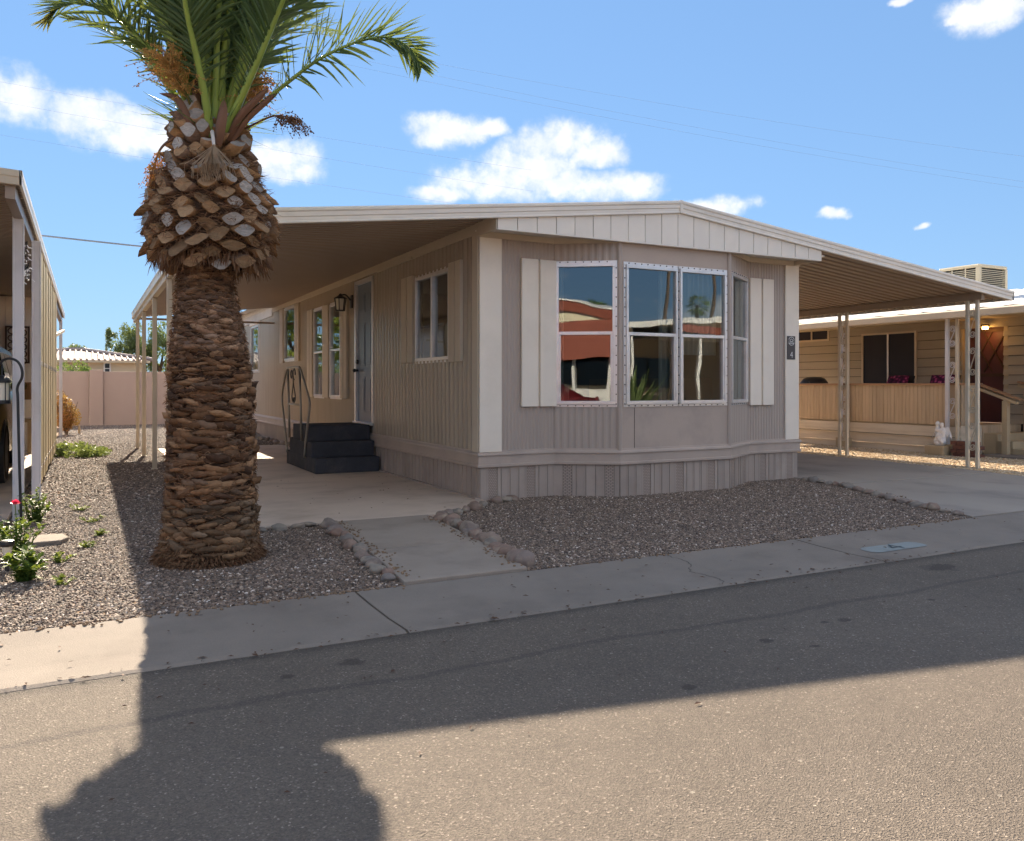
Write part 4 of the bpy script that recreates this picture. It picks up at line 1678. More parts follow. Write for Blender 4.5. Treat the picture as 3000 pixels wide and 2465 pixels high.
def frond(pts, Lmax, nl, seed, singles=False, stem_r=.030, m='palm_leaf', start=.16, upv=None, vee=.45, yellow_tip=False, slim=1.):
    r_ = random.Random(seed)
    path = spline(pts, 40)
    n = len(path)
    rad = [max(.004, stem_r * (1 - .9 * (i / (n - 1)) ** .8)) for i in range(n)]
    q = MB().tube(path, rad, 7)
    fo = q.build('frond', 'palm_stem', palm, smooth=True)
    allm = MB()
    cnt = 0
    for i in range(nl):
        t = start + (1 - start) * i / (nl - 1)
        f = t * (n - 1)
        k = min(int(f), n - 2)
        p = path[k].lerp(path[k + 1], f - k)
        T = (path[min(k + 2, n - 1)] - path[max(k - 1, 0)]).normalized()
        U = (upv or Vector((0, 0, 1)))
        S = T.cross(U)
        if S.length < .1:
            S = T.cross(Vector((0, 1, 0)))
        S.normalize()
        U = S.cross(T).normalized()
        if U.z < 0 and upv is None:
            U = -U
        spine = t < start + .1
        L0 = Lmax * (min(1, .25 + (t - start) * 3.2)) * (1 - .72 * max(0, t - .55) / .45)
        for sg in (-1, 1):
            a = R(62 - 30 * t + r_.uniform(-9, 9))
            b = vee + r_.uniform(-.7, .8)
            dirn = (T * math.cos(a) + (S * sg * math.cos(b) + U * math.sin(b)) * math.sin(a)).normalized()
            L = L0 * r_.uniform(.8, 1.12)
            w = .0125 * slim * (1.0 if not spine else .5) * r_.uniform(.8, 1.15)
            wv = dirn.cross(U)
            if wv.length < .05:
                wv = dirn.cross(S)
            wv.normalize()
            nv = wv.cross(dirn).normalized()
            droop = Vector((0, 0, -1)) * L * r_.uniform(.03, .20)
            V = []
            for (s_, ww, dr) in ((0, .55, 0), (.28, 1.0, .06), (.65, .85, .4), (1, .05, 1)):
                c = p + dirn * (L * s_) + droop * dr
                V += [c - wv * w * ww, c - nv * w * .5 * ww, c + wv * w * ww]
            F = []
            for j in range(3):
                for e in range(2):
                    F.append((j * 3 + e, j * 3 + e + 1, j * 3 + e + 4, j * 3 + e + 3))
            mm = 'palm_leaf_yellow' if (yellow_tip and t > .86) else m
            if singles:
                o1 = MB()
                o1.v = [tuple(v) for v in V]
                o1.f = F
                o1.build('leaflet', mm, fo)
            else:
                i0 = len(allm.v)
                allm.v += [tuple(v) for v in V]
                allm.f += [tuple(x + i0 for x in f_) for f_ in F]
    if not singles:
        allm.build('leaflets', m, fo, kind='stuff')
    return fo


D = 6.1
frond([at(480, 262, D - .1), at(530, 222, D - .2), at(595, 170, D - .35), at(660, 122, D - .5), at(735, 88, D - .6), at(800, 78, D - .65), at(845, 100, D - .7), at(868, 138, D - .72)], .40, 78, 21, True, .02, vee=.3, upv=-FW * .75 + Vector((0, 0, .45)), slim=.75)
frond([at(405, 275, D - .1), at(372, 190, D - .15), at(318, 112, D - .2), at(250, 50, D - .3), at(185, 10, D - .4), at(130, 10, D - .42), at(97, 44, D - .45)], .38, 66, 22, True, .022, vee=.2, yellow_tip=True, upv=-FW * .6 + Vector((0, 0, .6)), slim=.8)
frond([at(400, 278, D + .1), at(372, 225, D + .25), at(322, 150, D + .4), at(262, 92, D + .5), at(190, 48, D + .6), at(140, 40, D + .6)], .36, 46, 23, False, .02)
frond([at(433, 282, D - .2), at(424, 205, D - .3), at(404, 110, D - .45), at(385, 25, D - .6), at(368, -90, D - .8), at(340, -260, D - 1.1), at(300, -420, D - 1.6)], .52, 66, 24, False, .036, start=.2)
frond([at(466, 272, D - .2), at(492, 215, D - .28), at(530, 130, D - .4), at(566, 45, D - .5), at(600, -40, D - .65), at(660, -200, D - .9), at(740, -330, D - 1.3)], .52, 66, 25, False, .036, start=.2)
frond([at(440, 280, D - .1), at(443, 200, D), at(442, 100, D), at(440, 0, D - .1), at(436, -150, D - .2), at(430, -330, D - .6)], .5, 60, 26, False, .028, start=.22)
r2 = random.Random(77)
nf = 34
for i in range(nf):
    a = i * gold + .7
    el = R(r2.uniform(60, 84))
    L = r2.uniform(2.3, 3.1)
    o_ = Vector((math.cos(a), math.sin(a), 0))
    b0 = Vector((PX_ + HX, PY_, 3.05 + r2.uniform(-.05, .12))) + o_ * r2.uniform(.06, .16)
    pts = []
    p = b0.copy()
    e = el
    for k in range(7):
        pts.append(p.copy())
        p = p + (o_ * math.cos(e) + Vector((0, 0, math.sin(e)))) * L / 6
        e -= R(r2.uniform(4, 10)) * (1 + k * .22)
    # leave the patch of sky right of the crown as open as in the photograph
    frond(pts, .58, 50, 100 + i, False, .030, start=.12)

# fruit stalks: sprays of thin strands with small beads


def spray(p0, p1, p2, n, L, bead, m, seed, name='fruit_stalk', drop=.8, wid=.16, stem=.014, stemm='palm_leaf_yellow'):
    r_ = random.Random(seed)
    path = spline([p0, p1, p2], 14)
    so = MB().tube(path, [stem * (1 - .5 * i / 14) for i in range(15)], 6).build(name, stemm, palm, smooth=True)
    q = MB()
    ax = (p2 - p1).normalized()
    for i in range(n):
        t = r_.uniform(.55, 1)
        p = path[int(t * 14)]
        d = (ax * r_.uniform(.2, 1) + Vector((r_.uniform(-1, 1), r_.uniform(-1, 1), r_.uniform(-.6, .6))) * wid * 4).normalized()
        l = L * r_.uniform(.4, 1.1)
        pts = [p, p + d * l * .5 + Vector((0, 0, -.02)), p + d * l + Vector((0, 0, -drop * l * .5))]
        q.tube(pts, [.0025, .002, .0015], 3, False)
        for j in range(bead):
            f = r_.uniform(.35, 1)
            c = pts[0].lerp(pts[1], f * 2) if f < .5 else pts[1].lerp(pts[2], f * 2 - 1)
            s = r_.uniform(.004, .0075)
            c = c + Vector((r_.uniform(-.012, .012), r_.uniform(-.012, .012), r_.uniform(-.012, .012)))
            x = [Vector((s, 0, 0)), Vector((0, s, 0)), Vector((0, 0, s * 1.2))]
            i0 = len(q.v)
            q.v += [tuple(c + x[0]), tuple(c + x[1]), tuple(c - x[0]), tuple(c - x[1]), tuple(c + x[2]), tuple(c - x[2])]
            for k in range(4):
                q.f.append((i0 + k, i0 + (k + 1) % 4, i0 + 4))
                q.f.append((i0 + (k + 1) % 4, i0 + k, i0 + 5))
    q.build('fruit_strands', m, so, kind='stuff')
    return so


spray(at(408, 268, D - .12), at(388, 205, D - .25), at(345, 120, D - .38), 150, .30, 9, 'fruit', 1, wid=.13)
spray(at(470, 262, D - .05), at(500, 215, D - .1), at(530, 165, D - .12), 110, .26, 8, 'fruit', 2, wid=.14)
spray(at(448, 262, D + .12), at(462, 190, D + .15), at(478, 110, D + .15), 110, .26, 8, 'fruit', 3, wid=.12)
spray(at(436, 262, D - .02), at(428, 200, D - .05), at(425, 150, D - .05), 70, .2, 8, 'fruit', 4, wid=.1)
spray(at(505, 266, D - .15), at(565, 240, D - .2), at(612, 246, D - .22), 50, .15, 7, 'fibre', 5, 'dry_stalk', 1.2, .16, .008, 'palm_spathe')
spray(at(362, 282, D - .2), at(330, 310, D - .22), at(310, 372, D - .2), 45, .13, 6, 'fruit', 6, 'dry_stalk', 1.4, .12, .011, 'palm_spathe')
# pale dry tassel in front of the collar
r_ = random.Random(5)
q = MB()
p0 = at(441, 300, D - .42)
q.tube([at(438, 272, D - .3), at(440, 290, D - .4), p0], [.014, .012, .01], 6)
tas = q.build('dry_tassel', 'palm_cut', palm)
q = MB()
for i in range(130):
    sx = r_.gauss(0, 1)
    pts = [p0, p0 + RT * (.03 * sx) + Vector((0, 0, -.07)) - FW * .03 * r_.random(), p0 + RT * (.06 * sx + r_.uniform(-.02, .02)) + Vector((0, 0, -.14)) - FW * r_.uniform(-.01, .05), p0 + RT * (.065 * sx + r_.uniform(-.03, .03)) + Vector((0, 0, -.23 * r_.uniform(.7, 1.1)))]
    q.tube(pts, [.0028, .0024, .002, .0018], 3, False)
q.build('tassel_strands', 'straw', tas, kind='stuff')


def spathe(pts, w, name='spathe'):
    path = spline(pts, 12)
    q = MB()
    rows = []
    for i, p in enumerate(path):
        t = i / 12
        T = (path[min(i + 1, 12)] - path[max(i - 1, 0)]).normalized()
        S = T.cross(FW).normalized()
        ww = w * math.sin(math.pi * min(1, .18 + t * .82)) ** .7
        rows.append([p - S * ww, p - S * ww * .5 - FW * ww * .6, p - FW * ww * .85, p + S * ww * .5 - FW * ww * .6, p + S * ww, p + FW * ww * .3, p - S * ww])
    q.grid(rows)
    return q.build(name, 'palm_spathe', palm, smooth=True)


spathe([at(400, 292, D - .2), at(388, 250, D - .28), at(365, 205, D - .3), at(328, 193, D - .3)], .03)
spathe([at(450, 300, D - .3), at(455, 262, D - .34), at(460, 228, D - .34), at(462, 205, D - .34)], .038)
spathe([at(470, 290, D - .2), at(495, 240, D - .28), at(535, 200, D - .3), at(555, 180, D - .3)], .03)
spathe([at(478, 292, D - .2), at(510, 245, D - .25), at(555, 205, D - .28), at(575, 190, D - .28)], .026)
spathe([at(415, 290, D - .1), at(412, 240, D - .15), at(405, 190, D - .15), at(402, 160, D - .15)], .04)
spathe([at(475, 268, D), at(488, 200, D), at(492, 150, D), at(492, 110, D)], .034)


def src_spike(r_):
    a = r_.uniform(0, 6.283)
    o_ = Vector((math.cos(a), math.sin(a), 0))
    return Vector((PX_ + HX, PY_, r_.uniform(3.0, 3.3))) + o_ * .12, (o_ + Vector((0, 0, r_.uniform(-.05, .7))))


hair(70, src_spike, .42, 'palm_leaf', 'spines', palm, .005, .05, 9, .25)

# where it stands: the bole rises from a slight swell of roots
palm.location = (.764, 6.02, .079)
palm.scale = (.934, .934, .934)
# ------------------------------------------------------------------ things on and by the home
# carpeted steps, climbing from both ends to a landing at the door
steps = thing('carpeted_steps', 'dark blue carpeted steps climbing from both ends to the front door', 'steps', (3.16, 11.7, 0))
prof_ = [(10.85, .014), (10.85, .22), (11.07, .22), (11.07, .425), (11.27, .425), (11.27, .635), (12.17, .635), (12.17, .425), (12.38, .425), (12.38, .22), (12.60, .22), (12.60, .014)]
for (y0, y1, z1) in ((10.85, 12.60, .22), (11.07, 12.38, .425), (11.27, 12.17, .635)):
    MB().box(2.70, 3.585, y0, y1, z1 - .21 if z1 > .3 else .014, z1).build('step', 'carpet', steps, bevel=.012)
# hand rail on the outer side
rail = thing('hand_rail', 'grey bent-tube handrail with scroll ornament beside the carpeted steps', 'handrail', (2.68, 11.9, 0))
xr = 2.685
outer = [(xr, 12.49, .2), (xr, 12.60, .45), (xr, 12.80, .85), (xr, 12.86, 1.0), (xr, 12.82, 1.12), (xr, 12.60, 1.36), (xr, 12.50, 1.44), (xr, 12.40, 1.455), (xr, 11.80, 1.46), (xr, 11.66, 1.44), (xr, 11.52, 1.34), (xr, 11.18, 1.06), (xr, 11.10, .95), (xr, 11.12, .86), (xr, 11.30, .45), (xr, 11.39, .2)]
MB().tube(spline([Vector(p) for p in outer], 60), .017, 8).build('rail_hoop', 'rail_metal', rail, smooth=True)
MB().tube([(xr, 12.33, .42), (xr, 12.45, 1.45)], .017, 8).build('rail_upright', 'rail_metal', rail, smooth=True)
MB().tube([(xr, 11.57, .42), (xr, 11.69, 1.45)], .017, 8).build('rail_upright', 'rail_metal', rail, smooth=True)
MB().tube([(xr, 12.39, .92), (xr, 11.64, .92)], .013, 8).build('rail_bar', 'rail_metal', rail, smooth=True)
def circ(cy, cz, ry, rz, a0, a1, n=16):
    return [(xr, cy + ry * math.cos(R(a0 + (a1 - a0) * i / n)), cz + rz * math.sin(R(a0 + (a1 - a0) * i / n))) for i in range(n + 1)]
q = MB()
q.tube(circ(12.20, 1.36, .05, .06, 0, 360), .008, 6)
q.tube(circ(12.03, 1.36, .07, .08, 190, -90), .009, 6)
q.tube(spline([Vector(p) for p in [(xr, 12.10, 1.40), (xr, 12.10, 1.2), (xr, 12.17, 1.02), (xr, 12.06, .94), (xr, 11.95, 1.02), (xr, 12.08, 1.24), (xr, 12.10, 1.40)]], 30), .008, 6)
q.tube(circ(12.10, .985, .035, .035, 0, 360), .008, 6)
q.tube(circ(12.03, .985, .035, .035, 0, 360), .008, 6)
q.build('scroll_ornament', 'black_metal', rail, smooth=True)

# wall lantern by the door
lan = thing('wall_lantern', 'black carriage lantern mounted on the wall beside the blue door', 'lantern', (3.6, 12.28, 2.45))
MB().lbox(WL, sL(12.33), sL(12.23), .006, .03, 2.38, 2.58).build('back_plate', 'black_metal', lan, bevel=.006)
MB().tube(spline([Vector((3.60, 12.28, 2.50)), Vector((3.52, 12.28, 2.58)), Vector((3.44, 12.28, 2.57))], 10), .012, 8).build('arm', 'black_metal', lan, smooth=True)
c = (3.44, 12.28)
q = MB().lathe([(.002, 2.60), (.02, 2.59), (.028, 2.57), (.05, 2.555), (.095, 2.53), (.10, 2.515), (.0, 2.515)], (c[0], c[1], 0), 12)
q.build('lantern_roof', 'black_metal', lan)
q = MB()
for k in range(6):
    a = math.pi / 3 * k
    q.bar((c[0] + .085 * math.cos(a), c[1] + .085 * math.sin(a), 2.52), (c[0] + .065 * math.cos(a), c[1] + .065 * math.sin(a), 2.34), .012, .012)
q.lathe([(.07, 2.345), (.07, 2.33), (.0, 2.325)], (c[0], c[1], 0), 12)
q.build('lantern_cage', 'black_metal', lan)
MB().lathe([(.078, 2.515), (.060, 2.345)], (c[0], c[1], 0), 6).build('lantern_glass', 'lamp_glass', lan)

# house number plaque
pl = thing('number_plaque', 'dark plaque with round sunrise emblem and number 4 on the corner board', 'sign', (8.04, 7.66, 1.7))
MB().lbox(WE, .645, .785, .028, .036, 1.53, 1.83).build('plate', 'sign_dark', pl, bevel=.002)


def arc_strip(W, cs, cz, r, w, a0, a1, d, n=20):
    q = MB()
    rows = [[W.p(cs + (r + e * w / 2) * math.cos(R(a0 + (a1 - a0) * i / n)), d, cz + (r + e * w / 2) * math.sin(R(a0 + (a1 - a0) * i / n))) for e in (-1, 1)] for i in range(n + 1)]
    q.grid(rows)
    return q


def strip(q, W, pts, w, d):
    for (a, b) in zip(pts, pts[1:]):
        A, B = Vector((a[0], a[1])), Vector((b[0], b[1]))
        t = (B - A).normalized()
        n = Vector((-t.y, t.x)) * w / 2
        A2, B2 = A - t * w * .3, B + t * w * .3
        q.poly([W.p(p.x, d, p.y) for p in (A2 - n, B2 - n, B2 + n, A2 + n)])


cs, cz = .715, 1.765
q = arc_strip(WE, cs, cz, .052, .006, 25, 155, .0385)
for a in (arc_strip(WE, cs, cz, .052, .006, 205, 335, .0385), arc_strip(WE, cs, cz + .008, .02, .006, 0, 360, .0385)):
    i0 = len(q.v)
    q.v += a.v
    q.f += [tuple(i + i0 for i in f) for f in a.f]
for z, hw in ((cz + .012, .014), (cz - .012, .02), (cz - .028, .048)):
    if hw > .03:
        strip(q, WE, [(cs - hw, z), (cs + hw, z)], .006, .0385)
    else:
        strip(q, WE, [(cs - .05, z + .002), (cs - .05 + .02, z)], .005, .0385)
        strip(q, WE, [(cs + .05 - .02, z), (cs + .05, z + .002)], .005, .0385)
strip(q, WE, [(cs - .022, cz - .016), (cs, cz - .004), (cs + .022, cz - .016)], .005, .0385)
q.build('emblem', 'sign_white', pl)
q = MB()
strip(q, WE, [(cs + .012, 1.555), (cs + .012, 1.625), (cs - .018, 1.582), (cs + .022, 1.582)], .0075, .0385)
q.build('digit', 'sign_white', pl)

# number painted on the gutter
num = thing('painted_number', 'pale blue painted patch with a dark number 4 on the gutter slab', 'marking', (5.35, 4.1, 0))
G_ = lambda x, y: (x, y, -.012 + (y - 4.1) * .01)
def gz(y):
    tab = [(3.86, -.02), (4.1, -.022), (4.4, -.012), (4.63, .002)]
    return prof(y, tab)
c0 = Vector((5.39, 4.13))
rows = []
hx, hy, rr = .31, .085, .07
pts = []
for (sx, sy, a0) in ((1, 1, 0), (-1, 1, 90), (-1, -1, 180), (1, -1, 270)):
    for k in range(5):
        a = R(a0 + k * 22.5)
        pts.append((c0.x + sx * (hx - rr) + rr * math.cos(a), c0.y + sy * (hy - rr) + rr * math.sin(a)))
q = MB()
q.poly([(x, y, gz(y) + .0035) for x, y in pts])
q.build('paint_patch', 'paint_mark', num)
q = MB()
def gstrip(q, pts, w, z=.0055):
    for (a, b) in zip(pts, pts[1:]):
        A, B = Vector(a), Vector(b)
        t = (B - A).normalized()
        n = Vector((-t.y, t.x)) * w / 2
        A2, B2 = A - t * w * .3, B + t * w * .3
        q.poly([(p.x, p.y, gz(p.y) + z) for p in (A2 - n, B2 - n, B2 + n, A2 + n)])
gstrip(q, [(c0.x + .03, c0.y - .06), (c0.x + .02, c0.y + .06)], .016)
gstrip(q, [(c0.x + .02, c0.y + .06), (c0.x - .05, c0.y - .02), (c0.x + .06, c0.y - .015)], .016, .0070)
q.build('digit', 'paint_dark', num)
# ------------------------------------------------------------------ neighbouring home on the right, with its porch
nb = thing('porch_house', 'tan lap-sided house with plank porch rail and white roof beyond the driveway', 'house', (14, 9, 0))
XN = 13.25
XW = 15.0
# lap siding of the back wall: boards, each its own piece
def lap(x, y0, y1, z0, z1, h, holes=(), m='nb_siding', name='siding_board'):
    z = z0
    while z < z1:
        e = min(z + h, z1)
        cuts = sorted([(a, b) for (a, b, c, d) in holes if c < (z + e) / 2 < d])
        y = y0
        segs = []
        for a, b in cuts:
            if a > y:
                segs.append((y, a))
            y = max(y, b)
        if y < y1:
            segs.append((y, y1))
        for a, b in segs:
            q = MB()
            q.hexa([(x - .034, a, z), (x - .034, b, z), (x, b, z), (x, a, z), (x - .010, a, e - .009), (x - .010, b, e - .009), (x, b, e - .009), (x, a, e - .009)])
            q.build(name, m, nb)
        z = e


nh = [(10.98, 12.24, .5, 2.29), (13.18, 14.14, 2.24, 2.50), (9.18, 9.98, .5, 2.36)]
lap(XW, 7.3, 15.5, .5, 2.75, .178, nh)
MB().box(XW + .003, XW + .12, 7.3, 9.16, 0, 2.75).build('wall_core', 'dark', nb)
MB().box(XW + .003, XW + .12, 10.0, 15.5, 0, 2.75).build('wall_core', 'dark', nb)
MB().box(XW + .003, XW + .12, 9.16, 10.0, 2.40, 2.75).build('wall_core', 'dark', nb)
MB().box(XW, 19.5, 7.3, 15.5, 2.7, 2.75).build('ceiling_deck', 'dark', nb)
# sliding window with dark screens
q = MB()
for (a, b, c, d) in ((10.95, 12.27, 2.27, 2.31), (10.95, 10.99, .52, 2.27), (12.23, 12.27, .52, 2.27)):
    q.box(XW - .05, XW - .004, a, b, c, d)
w = q.build('window', 'nb_trim', nb)
MB().box(XW - .045, XW - .01, 11.60, 11.635, .55, 2.27).build('mullion', 'alu', w)
for (a, b) in ((10.99, 11.60), (11.635, 12.23)):
    MB().box(XW - .03, XW - .015, a, b, .55, 2.27).build('pane', 'dark_screen', w)
q = MB()
for (a, b, c, d) in ((13.15, 14.17, 2.21, 2.25), (13.15, 14.17, 2.49, 2.53), (13.15, 13.19, 2.25, 2.49), (14.13, 14.17, 2.25, 2.49), (13.64, 13.67, 2.25, 2.49)):
    q.box(XW - .05, XW - .004, a, b, c, d)
w = q.build('window', 'nb_trim', nb)
for (a, b) in ((13.19, 13.64), (13.67, 14.13)):
    MB().box(XW - .03, XW - .012, a, b, 2.25, 2.49).build('pane', 'dark_screen', w)
# recessed door with diamond lattice
q = MB()
q.box(XW + .10, XW + .14, 9.18, 9.98, .5, 2.30)
dr = q.build('door', 'red_door', nb)
q = MB()
for i in range(-3, 5):
    y = 9.2 + i * .26
    for (a, b) in (((y, 1.45), (y + .42, 2.2)), ((y + .42, 1.45), (y, 2.2))):
        if min(a[0], b[0]) > 9.17 and max(a[0], b[0]) < 9.99:
            q.bar((XW + .085, a[0], a[1]), (XW + .085, b[0], b[1]), .02, .02)
q.box(XW + .07, XW + .1, 9.18, 9.98, 1.36, 1.42)
q.box(XW + .07, XW + .1, 9.18, 9.98, 2.2, 2.26)
q.build('lattice', 'rust', dr)
q = MB()
q.box(XW - .02, XW + .15, 9.10, 9.17, .5, 2.4)
q.box(XW - .02, XW + .15, 9.99, 10.05, .5, 2.4)
q.box(XW - .02, XW + .15, 9.17, 9.99, 2.32, 2.38)
q.build('door_recess', 'nb_wood', nb)
# porch lamp above the door, lit
lampm = bpy.data.materials.new('lit_bulb')
lampm.use_nodes = True
b_ = lampm.node_tree.nodes['Principled BSDF']
b_.inputs['Emission Color'].default_value = (1, .55, .14, 1)
b_.inputs['Emission Strength'].default_value = 6
pl_ = thing('porch_lamp', 'small lit amber lamp above the red porch door', 'lamp', (14.95, 9.6, 2.28))
MB().lathe([(.0, .0), (.05, .0), (.055, .02), (.045, .06), (.0, .06)], (14.86, 9.45, 2.24), 12).build('lamp_bowl', lampm, pl_)
MB().lathe([(.0, .03), (.075, .03), (.075, .0), (.05, -.005)], (14.86, 9.45, 2.30), 12).build('lamp_cap', 'rust', pl_)
ld = bpy.data.lights.new('porch_light', 'POINT')
ld.energy = 1.0
ld.color = (1, .5, .15)
ld.shadow_soft_size = .05
lo = bpy.data.objects.new('porch_light', ld)
C.objects.link(lo)
lo.location = (14.84, 9.45, 2.16)
lo.parent = pl_
lo.matrix_parent_inverse = pl_.matrix_basis.inverted()
# deck, its lap skirting and the plank rail
MB().box(XN + .03, XW, 8.87, 15.5, .44, .50).build('deck', 'nb_wood', nb)
for (z0, z1, o_) in ((.30, .50, 0), (.12, .31, .004), (.0, .13, .008)):
    q = MB()
    q.hexa([(XN - .035 + o_, 8.85, z0), (XN - .035 + o_, 15.5, z0), (XN + .02, 15.5, z0), (XN + .02, 8.85, z0), (XN - .008, 8.85, z1 - .02), (XN - .008, 15.5, z1 - .02), (XN + .02, 15.5, z1 - .02), (XN + .02, 8.85, z1 - .02)])
    q.build('deck_skirting', 'nb_skirt', nb)
q = MB()
q.box(XN - .005, 13.82, 8.845, 8.865, 0, .5)
q.build('deck_skirting', 'nb_skirt', nb)
y = 8.87
while y < 15.4:
    MB().box(XN - .012 + random.uniform(-.002, .002), XN + .008, y + .003, y + .076, .505, 1.20).build('rail_plank', 'nb_plank', nb)
    y += .079
x = XN + .02
while x < 13.74:
    MB().box(x + .003, x + .076, 8.858 + random.uniform(-.002, .002), 8.878, .505, 1.20).build('rail_plank', 'nb_plank', nb)
    x += .079
MB().box(XN - .04, XN + .05, 8.85, 15.5, 1.20, 1.235).build('rail_cap', 'nb_cap', nb, bevel=.004)
MB().box(XN + .052, 13.84, 8.84, 8.92, 1.20, 1.235).build('rail_cap', 'nb_cap', nb, bevel=.004)
# roof: white coated sheet with ripples, tan eave gutter
rows = []
r_ = random.Random(3)
for x in (XN - .35, XN - .1, XN + .2, 14.2, 15.2, 17.4, 19.6, 21.5):
    row = []
    y = 6.2
    while y < 15.6:
        row.append((x, y, 2.46 + (min(x, 17.4) - XN + .35) * .17 - max(0, x - 17.4) * .17 + .012 * math.sin(y * 13 + x * 2) + r_.uniform(-.006, .006)))
        y += .12
    rows.append(row)
MB().grid(rows).build('roof', 'roof_white', nb, smooth=False)
MB().prism([(XN - .37, 6.2, 2.455), (XN - .40, 6.2, 2.43), (XN - .37, 6.2, 2.33), (XN - .28, 6.2, 2.325), (XN - .28, 6.2, 2.455)], (0, 9.4, 0)).build('eave_gutter', 'nb_trim', nb)
MB().box(XN - .28, XW, 6.2, 15.6, 2.44, 2.46).build('porch_ceiling', 'nb_wood', nb)
MB().box(XN - .05, XN + .02, 8.5, 15.5, 2.33, 2.44).build('porch_beam', 'nb_trim', nb)
# white scrolled posts of the porch
for (ya, yb) in ((8.86, 9.04), (11.12, 11.28)):
    for y, m, wd in ((ya, 'post_cream', .024), (yb, 'post_white', .03)):
        MB().box(XN - .11, XN - .06, y - wd, y + wd, .18, 2.34).build('post', m, nb, bevel=.004)
    for k in range(3):
        z1_ = 2.22 - k * .62
        scroll(None, ya + .03, yb - .03, z1_ - .36, z1_, XN - .085).build('scroll_bracket', 'post_white', nb)
    MB().box(XN - .17, XN - .0 - .03, ya - .06, yb + .06, -.01, .18).build('post_footing', 'block', nb, bevel=.01)
# entry stair with wooden rails
q = MB()
for i, (y0, z) in enumerate(((8.62, .36), (8.36, .24), (8.1, .12))):
    MB().box(13.9, 15.4, y0, y0 + .28, 0, z).build('stair_tread', 'nb_wood', nb, bevel=.004)
q = MB()
for i in range(14):
    MB().box(13.86 + i * .08, 13.86 + i * .08 + .074, 8.86, 8.88, .02, .5).build('stair_plank', 'nb_plank', nb)
MB().bar((13.8, 8.85, 1.13), (13.8, 8.22, .90), .10, .05).build('stair_rail', 'nb_wood', nb, bevel=.004)
MB().bar((13.8, 8.85, 1.20), (13.8, 8.16, .955), .13, .025).build('stair_rail_cap', 'nb_cap', nb, bevel=.003)
MB().box(13.755, 13.845, 8.37, 8.46, -.01, .935).build('stair_post', 'nb_wood', nb, bevel=.005)
MB().bar((14.9, 8.85, 1.2), (14.9, 7.9, .92), .09, .05).build('stair_rail', 'nb_wood', nb, bevel=.004)
MB().bar((14.9, 8.85, 1.26), (14.9, 7.85, .965), .12, .025).build('stair_rail_cap', 'nb_cap', nb, bevel=.003)
MB().box(14.86, 14.94, 8.55, 8.63, .0, 1.12).build('stair_post', 'nb_wood', nb, bevel=.005)
for i in range(10):
    MB().box(14.93 + .0, 14.95, 7.9 + i * .09, 7.9 + i * .09 + .084, .1, .85 + .026 * i).build('stair_plank', 'nb_plank', nb)
structure(MB().box(13.35, 16.5, 6.3, 8.6, -.05, .03).build('porch_path', 'concrete', None, bevel=.006))

# roof-top evaporative cooler
cl = thing('evaporative_cooler', 'beige louvred evaporative cooler on the neighbouring roof', 'cooler', (14.9, 9.6, 2.9))
x0, x1, y0, y1, z0, z1 = 14.45, 15.3, 9.30, 10.10, 2.78, 3.42
MB().box(x0, x1, y0, y1, z1 - .06, z1).build('lid', 'cooler', cl, bevel=.02)
MB().box(x0, x1, y0, y1, z0, z0 + .1).build('pan', 'cooler', cl, bevel=.01)
for (a, b) in ((x0, y0), (x0, y1 - .07), (x1 - .07, y0), (x1 - .07, y1 - .07)):
    MB().box(a + .002, a + .072, b + .002, b + .072, z0 + .1, z1 - .06).build('corner_post', 'cooler', cl)
MB().box(x0 + .06, x1 - .06, y0 + .06, y1 - .06, z0 + .1, z1 - .06).build('pad', 'dark', cl)
z = z0 + .12
while z < z1 - .09:
    MB().hexa([(x0 + .002, y0 + .08, z), (x0 + .03, y0 + .08, z + .012), (x0 + .03, y1 - .08, z + .012), (x0 + .002, y1 - .08, z), (x0 + .004, y0 + .08, z + .010), (x0 + .032, y0 + .08, z + .022), (x0 + .032, y1 - .08, z + .022), (x0 + .004, y1 - .08, z + .010)]).build('louvre', 'cooler', cl)
    MB().hexa([(x0 + .08, y0 + .002, z), (x1 - .08, y0 + .002, z), (x1 - .08, y0 + .03, z + .012), (x0 + .08, y0 + .03, z + .012), (x0 + .08, y0 + .004, z + .010), (x1 - .08, y0 + .004, z + .010), (x1 - .08, y0 + .032, z + .022), (x0 + .08, y0 + .032, z + .022)]).build('louvre', 'cooler', cl)
    z += .034
for k in (.33, .66):
    MB().box(x0 - .004, x0 + .0, y0 + (y1 - y0) * k - .012, y0 + (y1 - y0) * k + .012, z0 + .1, z1 - .06).build('brace', 'cooler', cl)

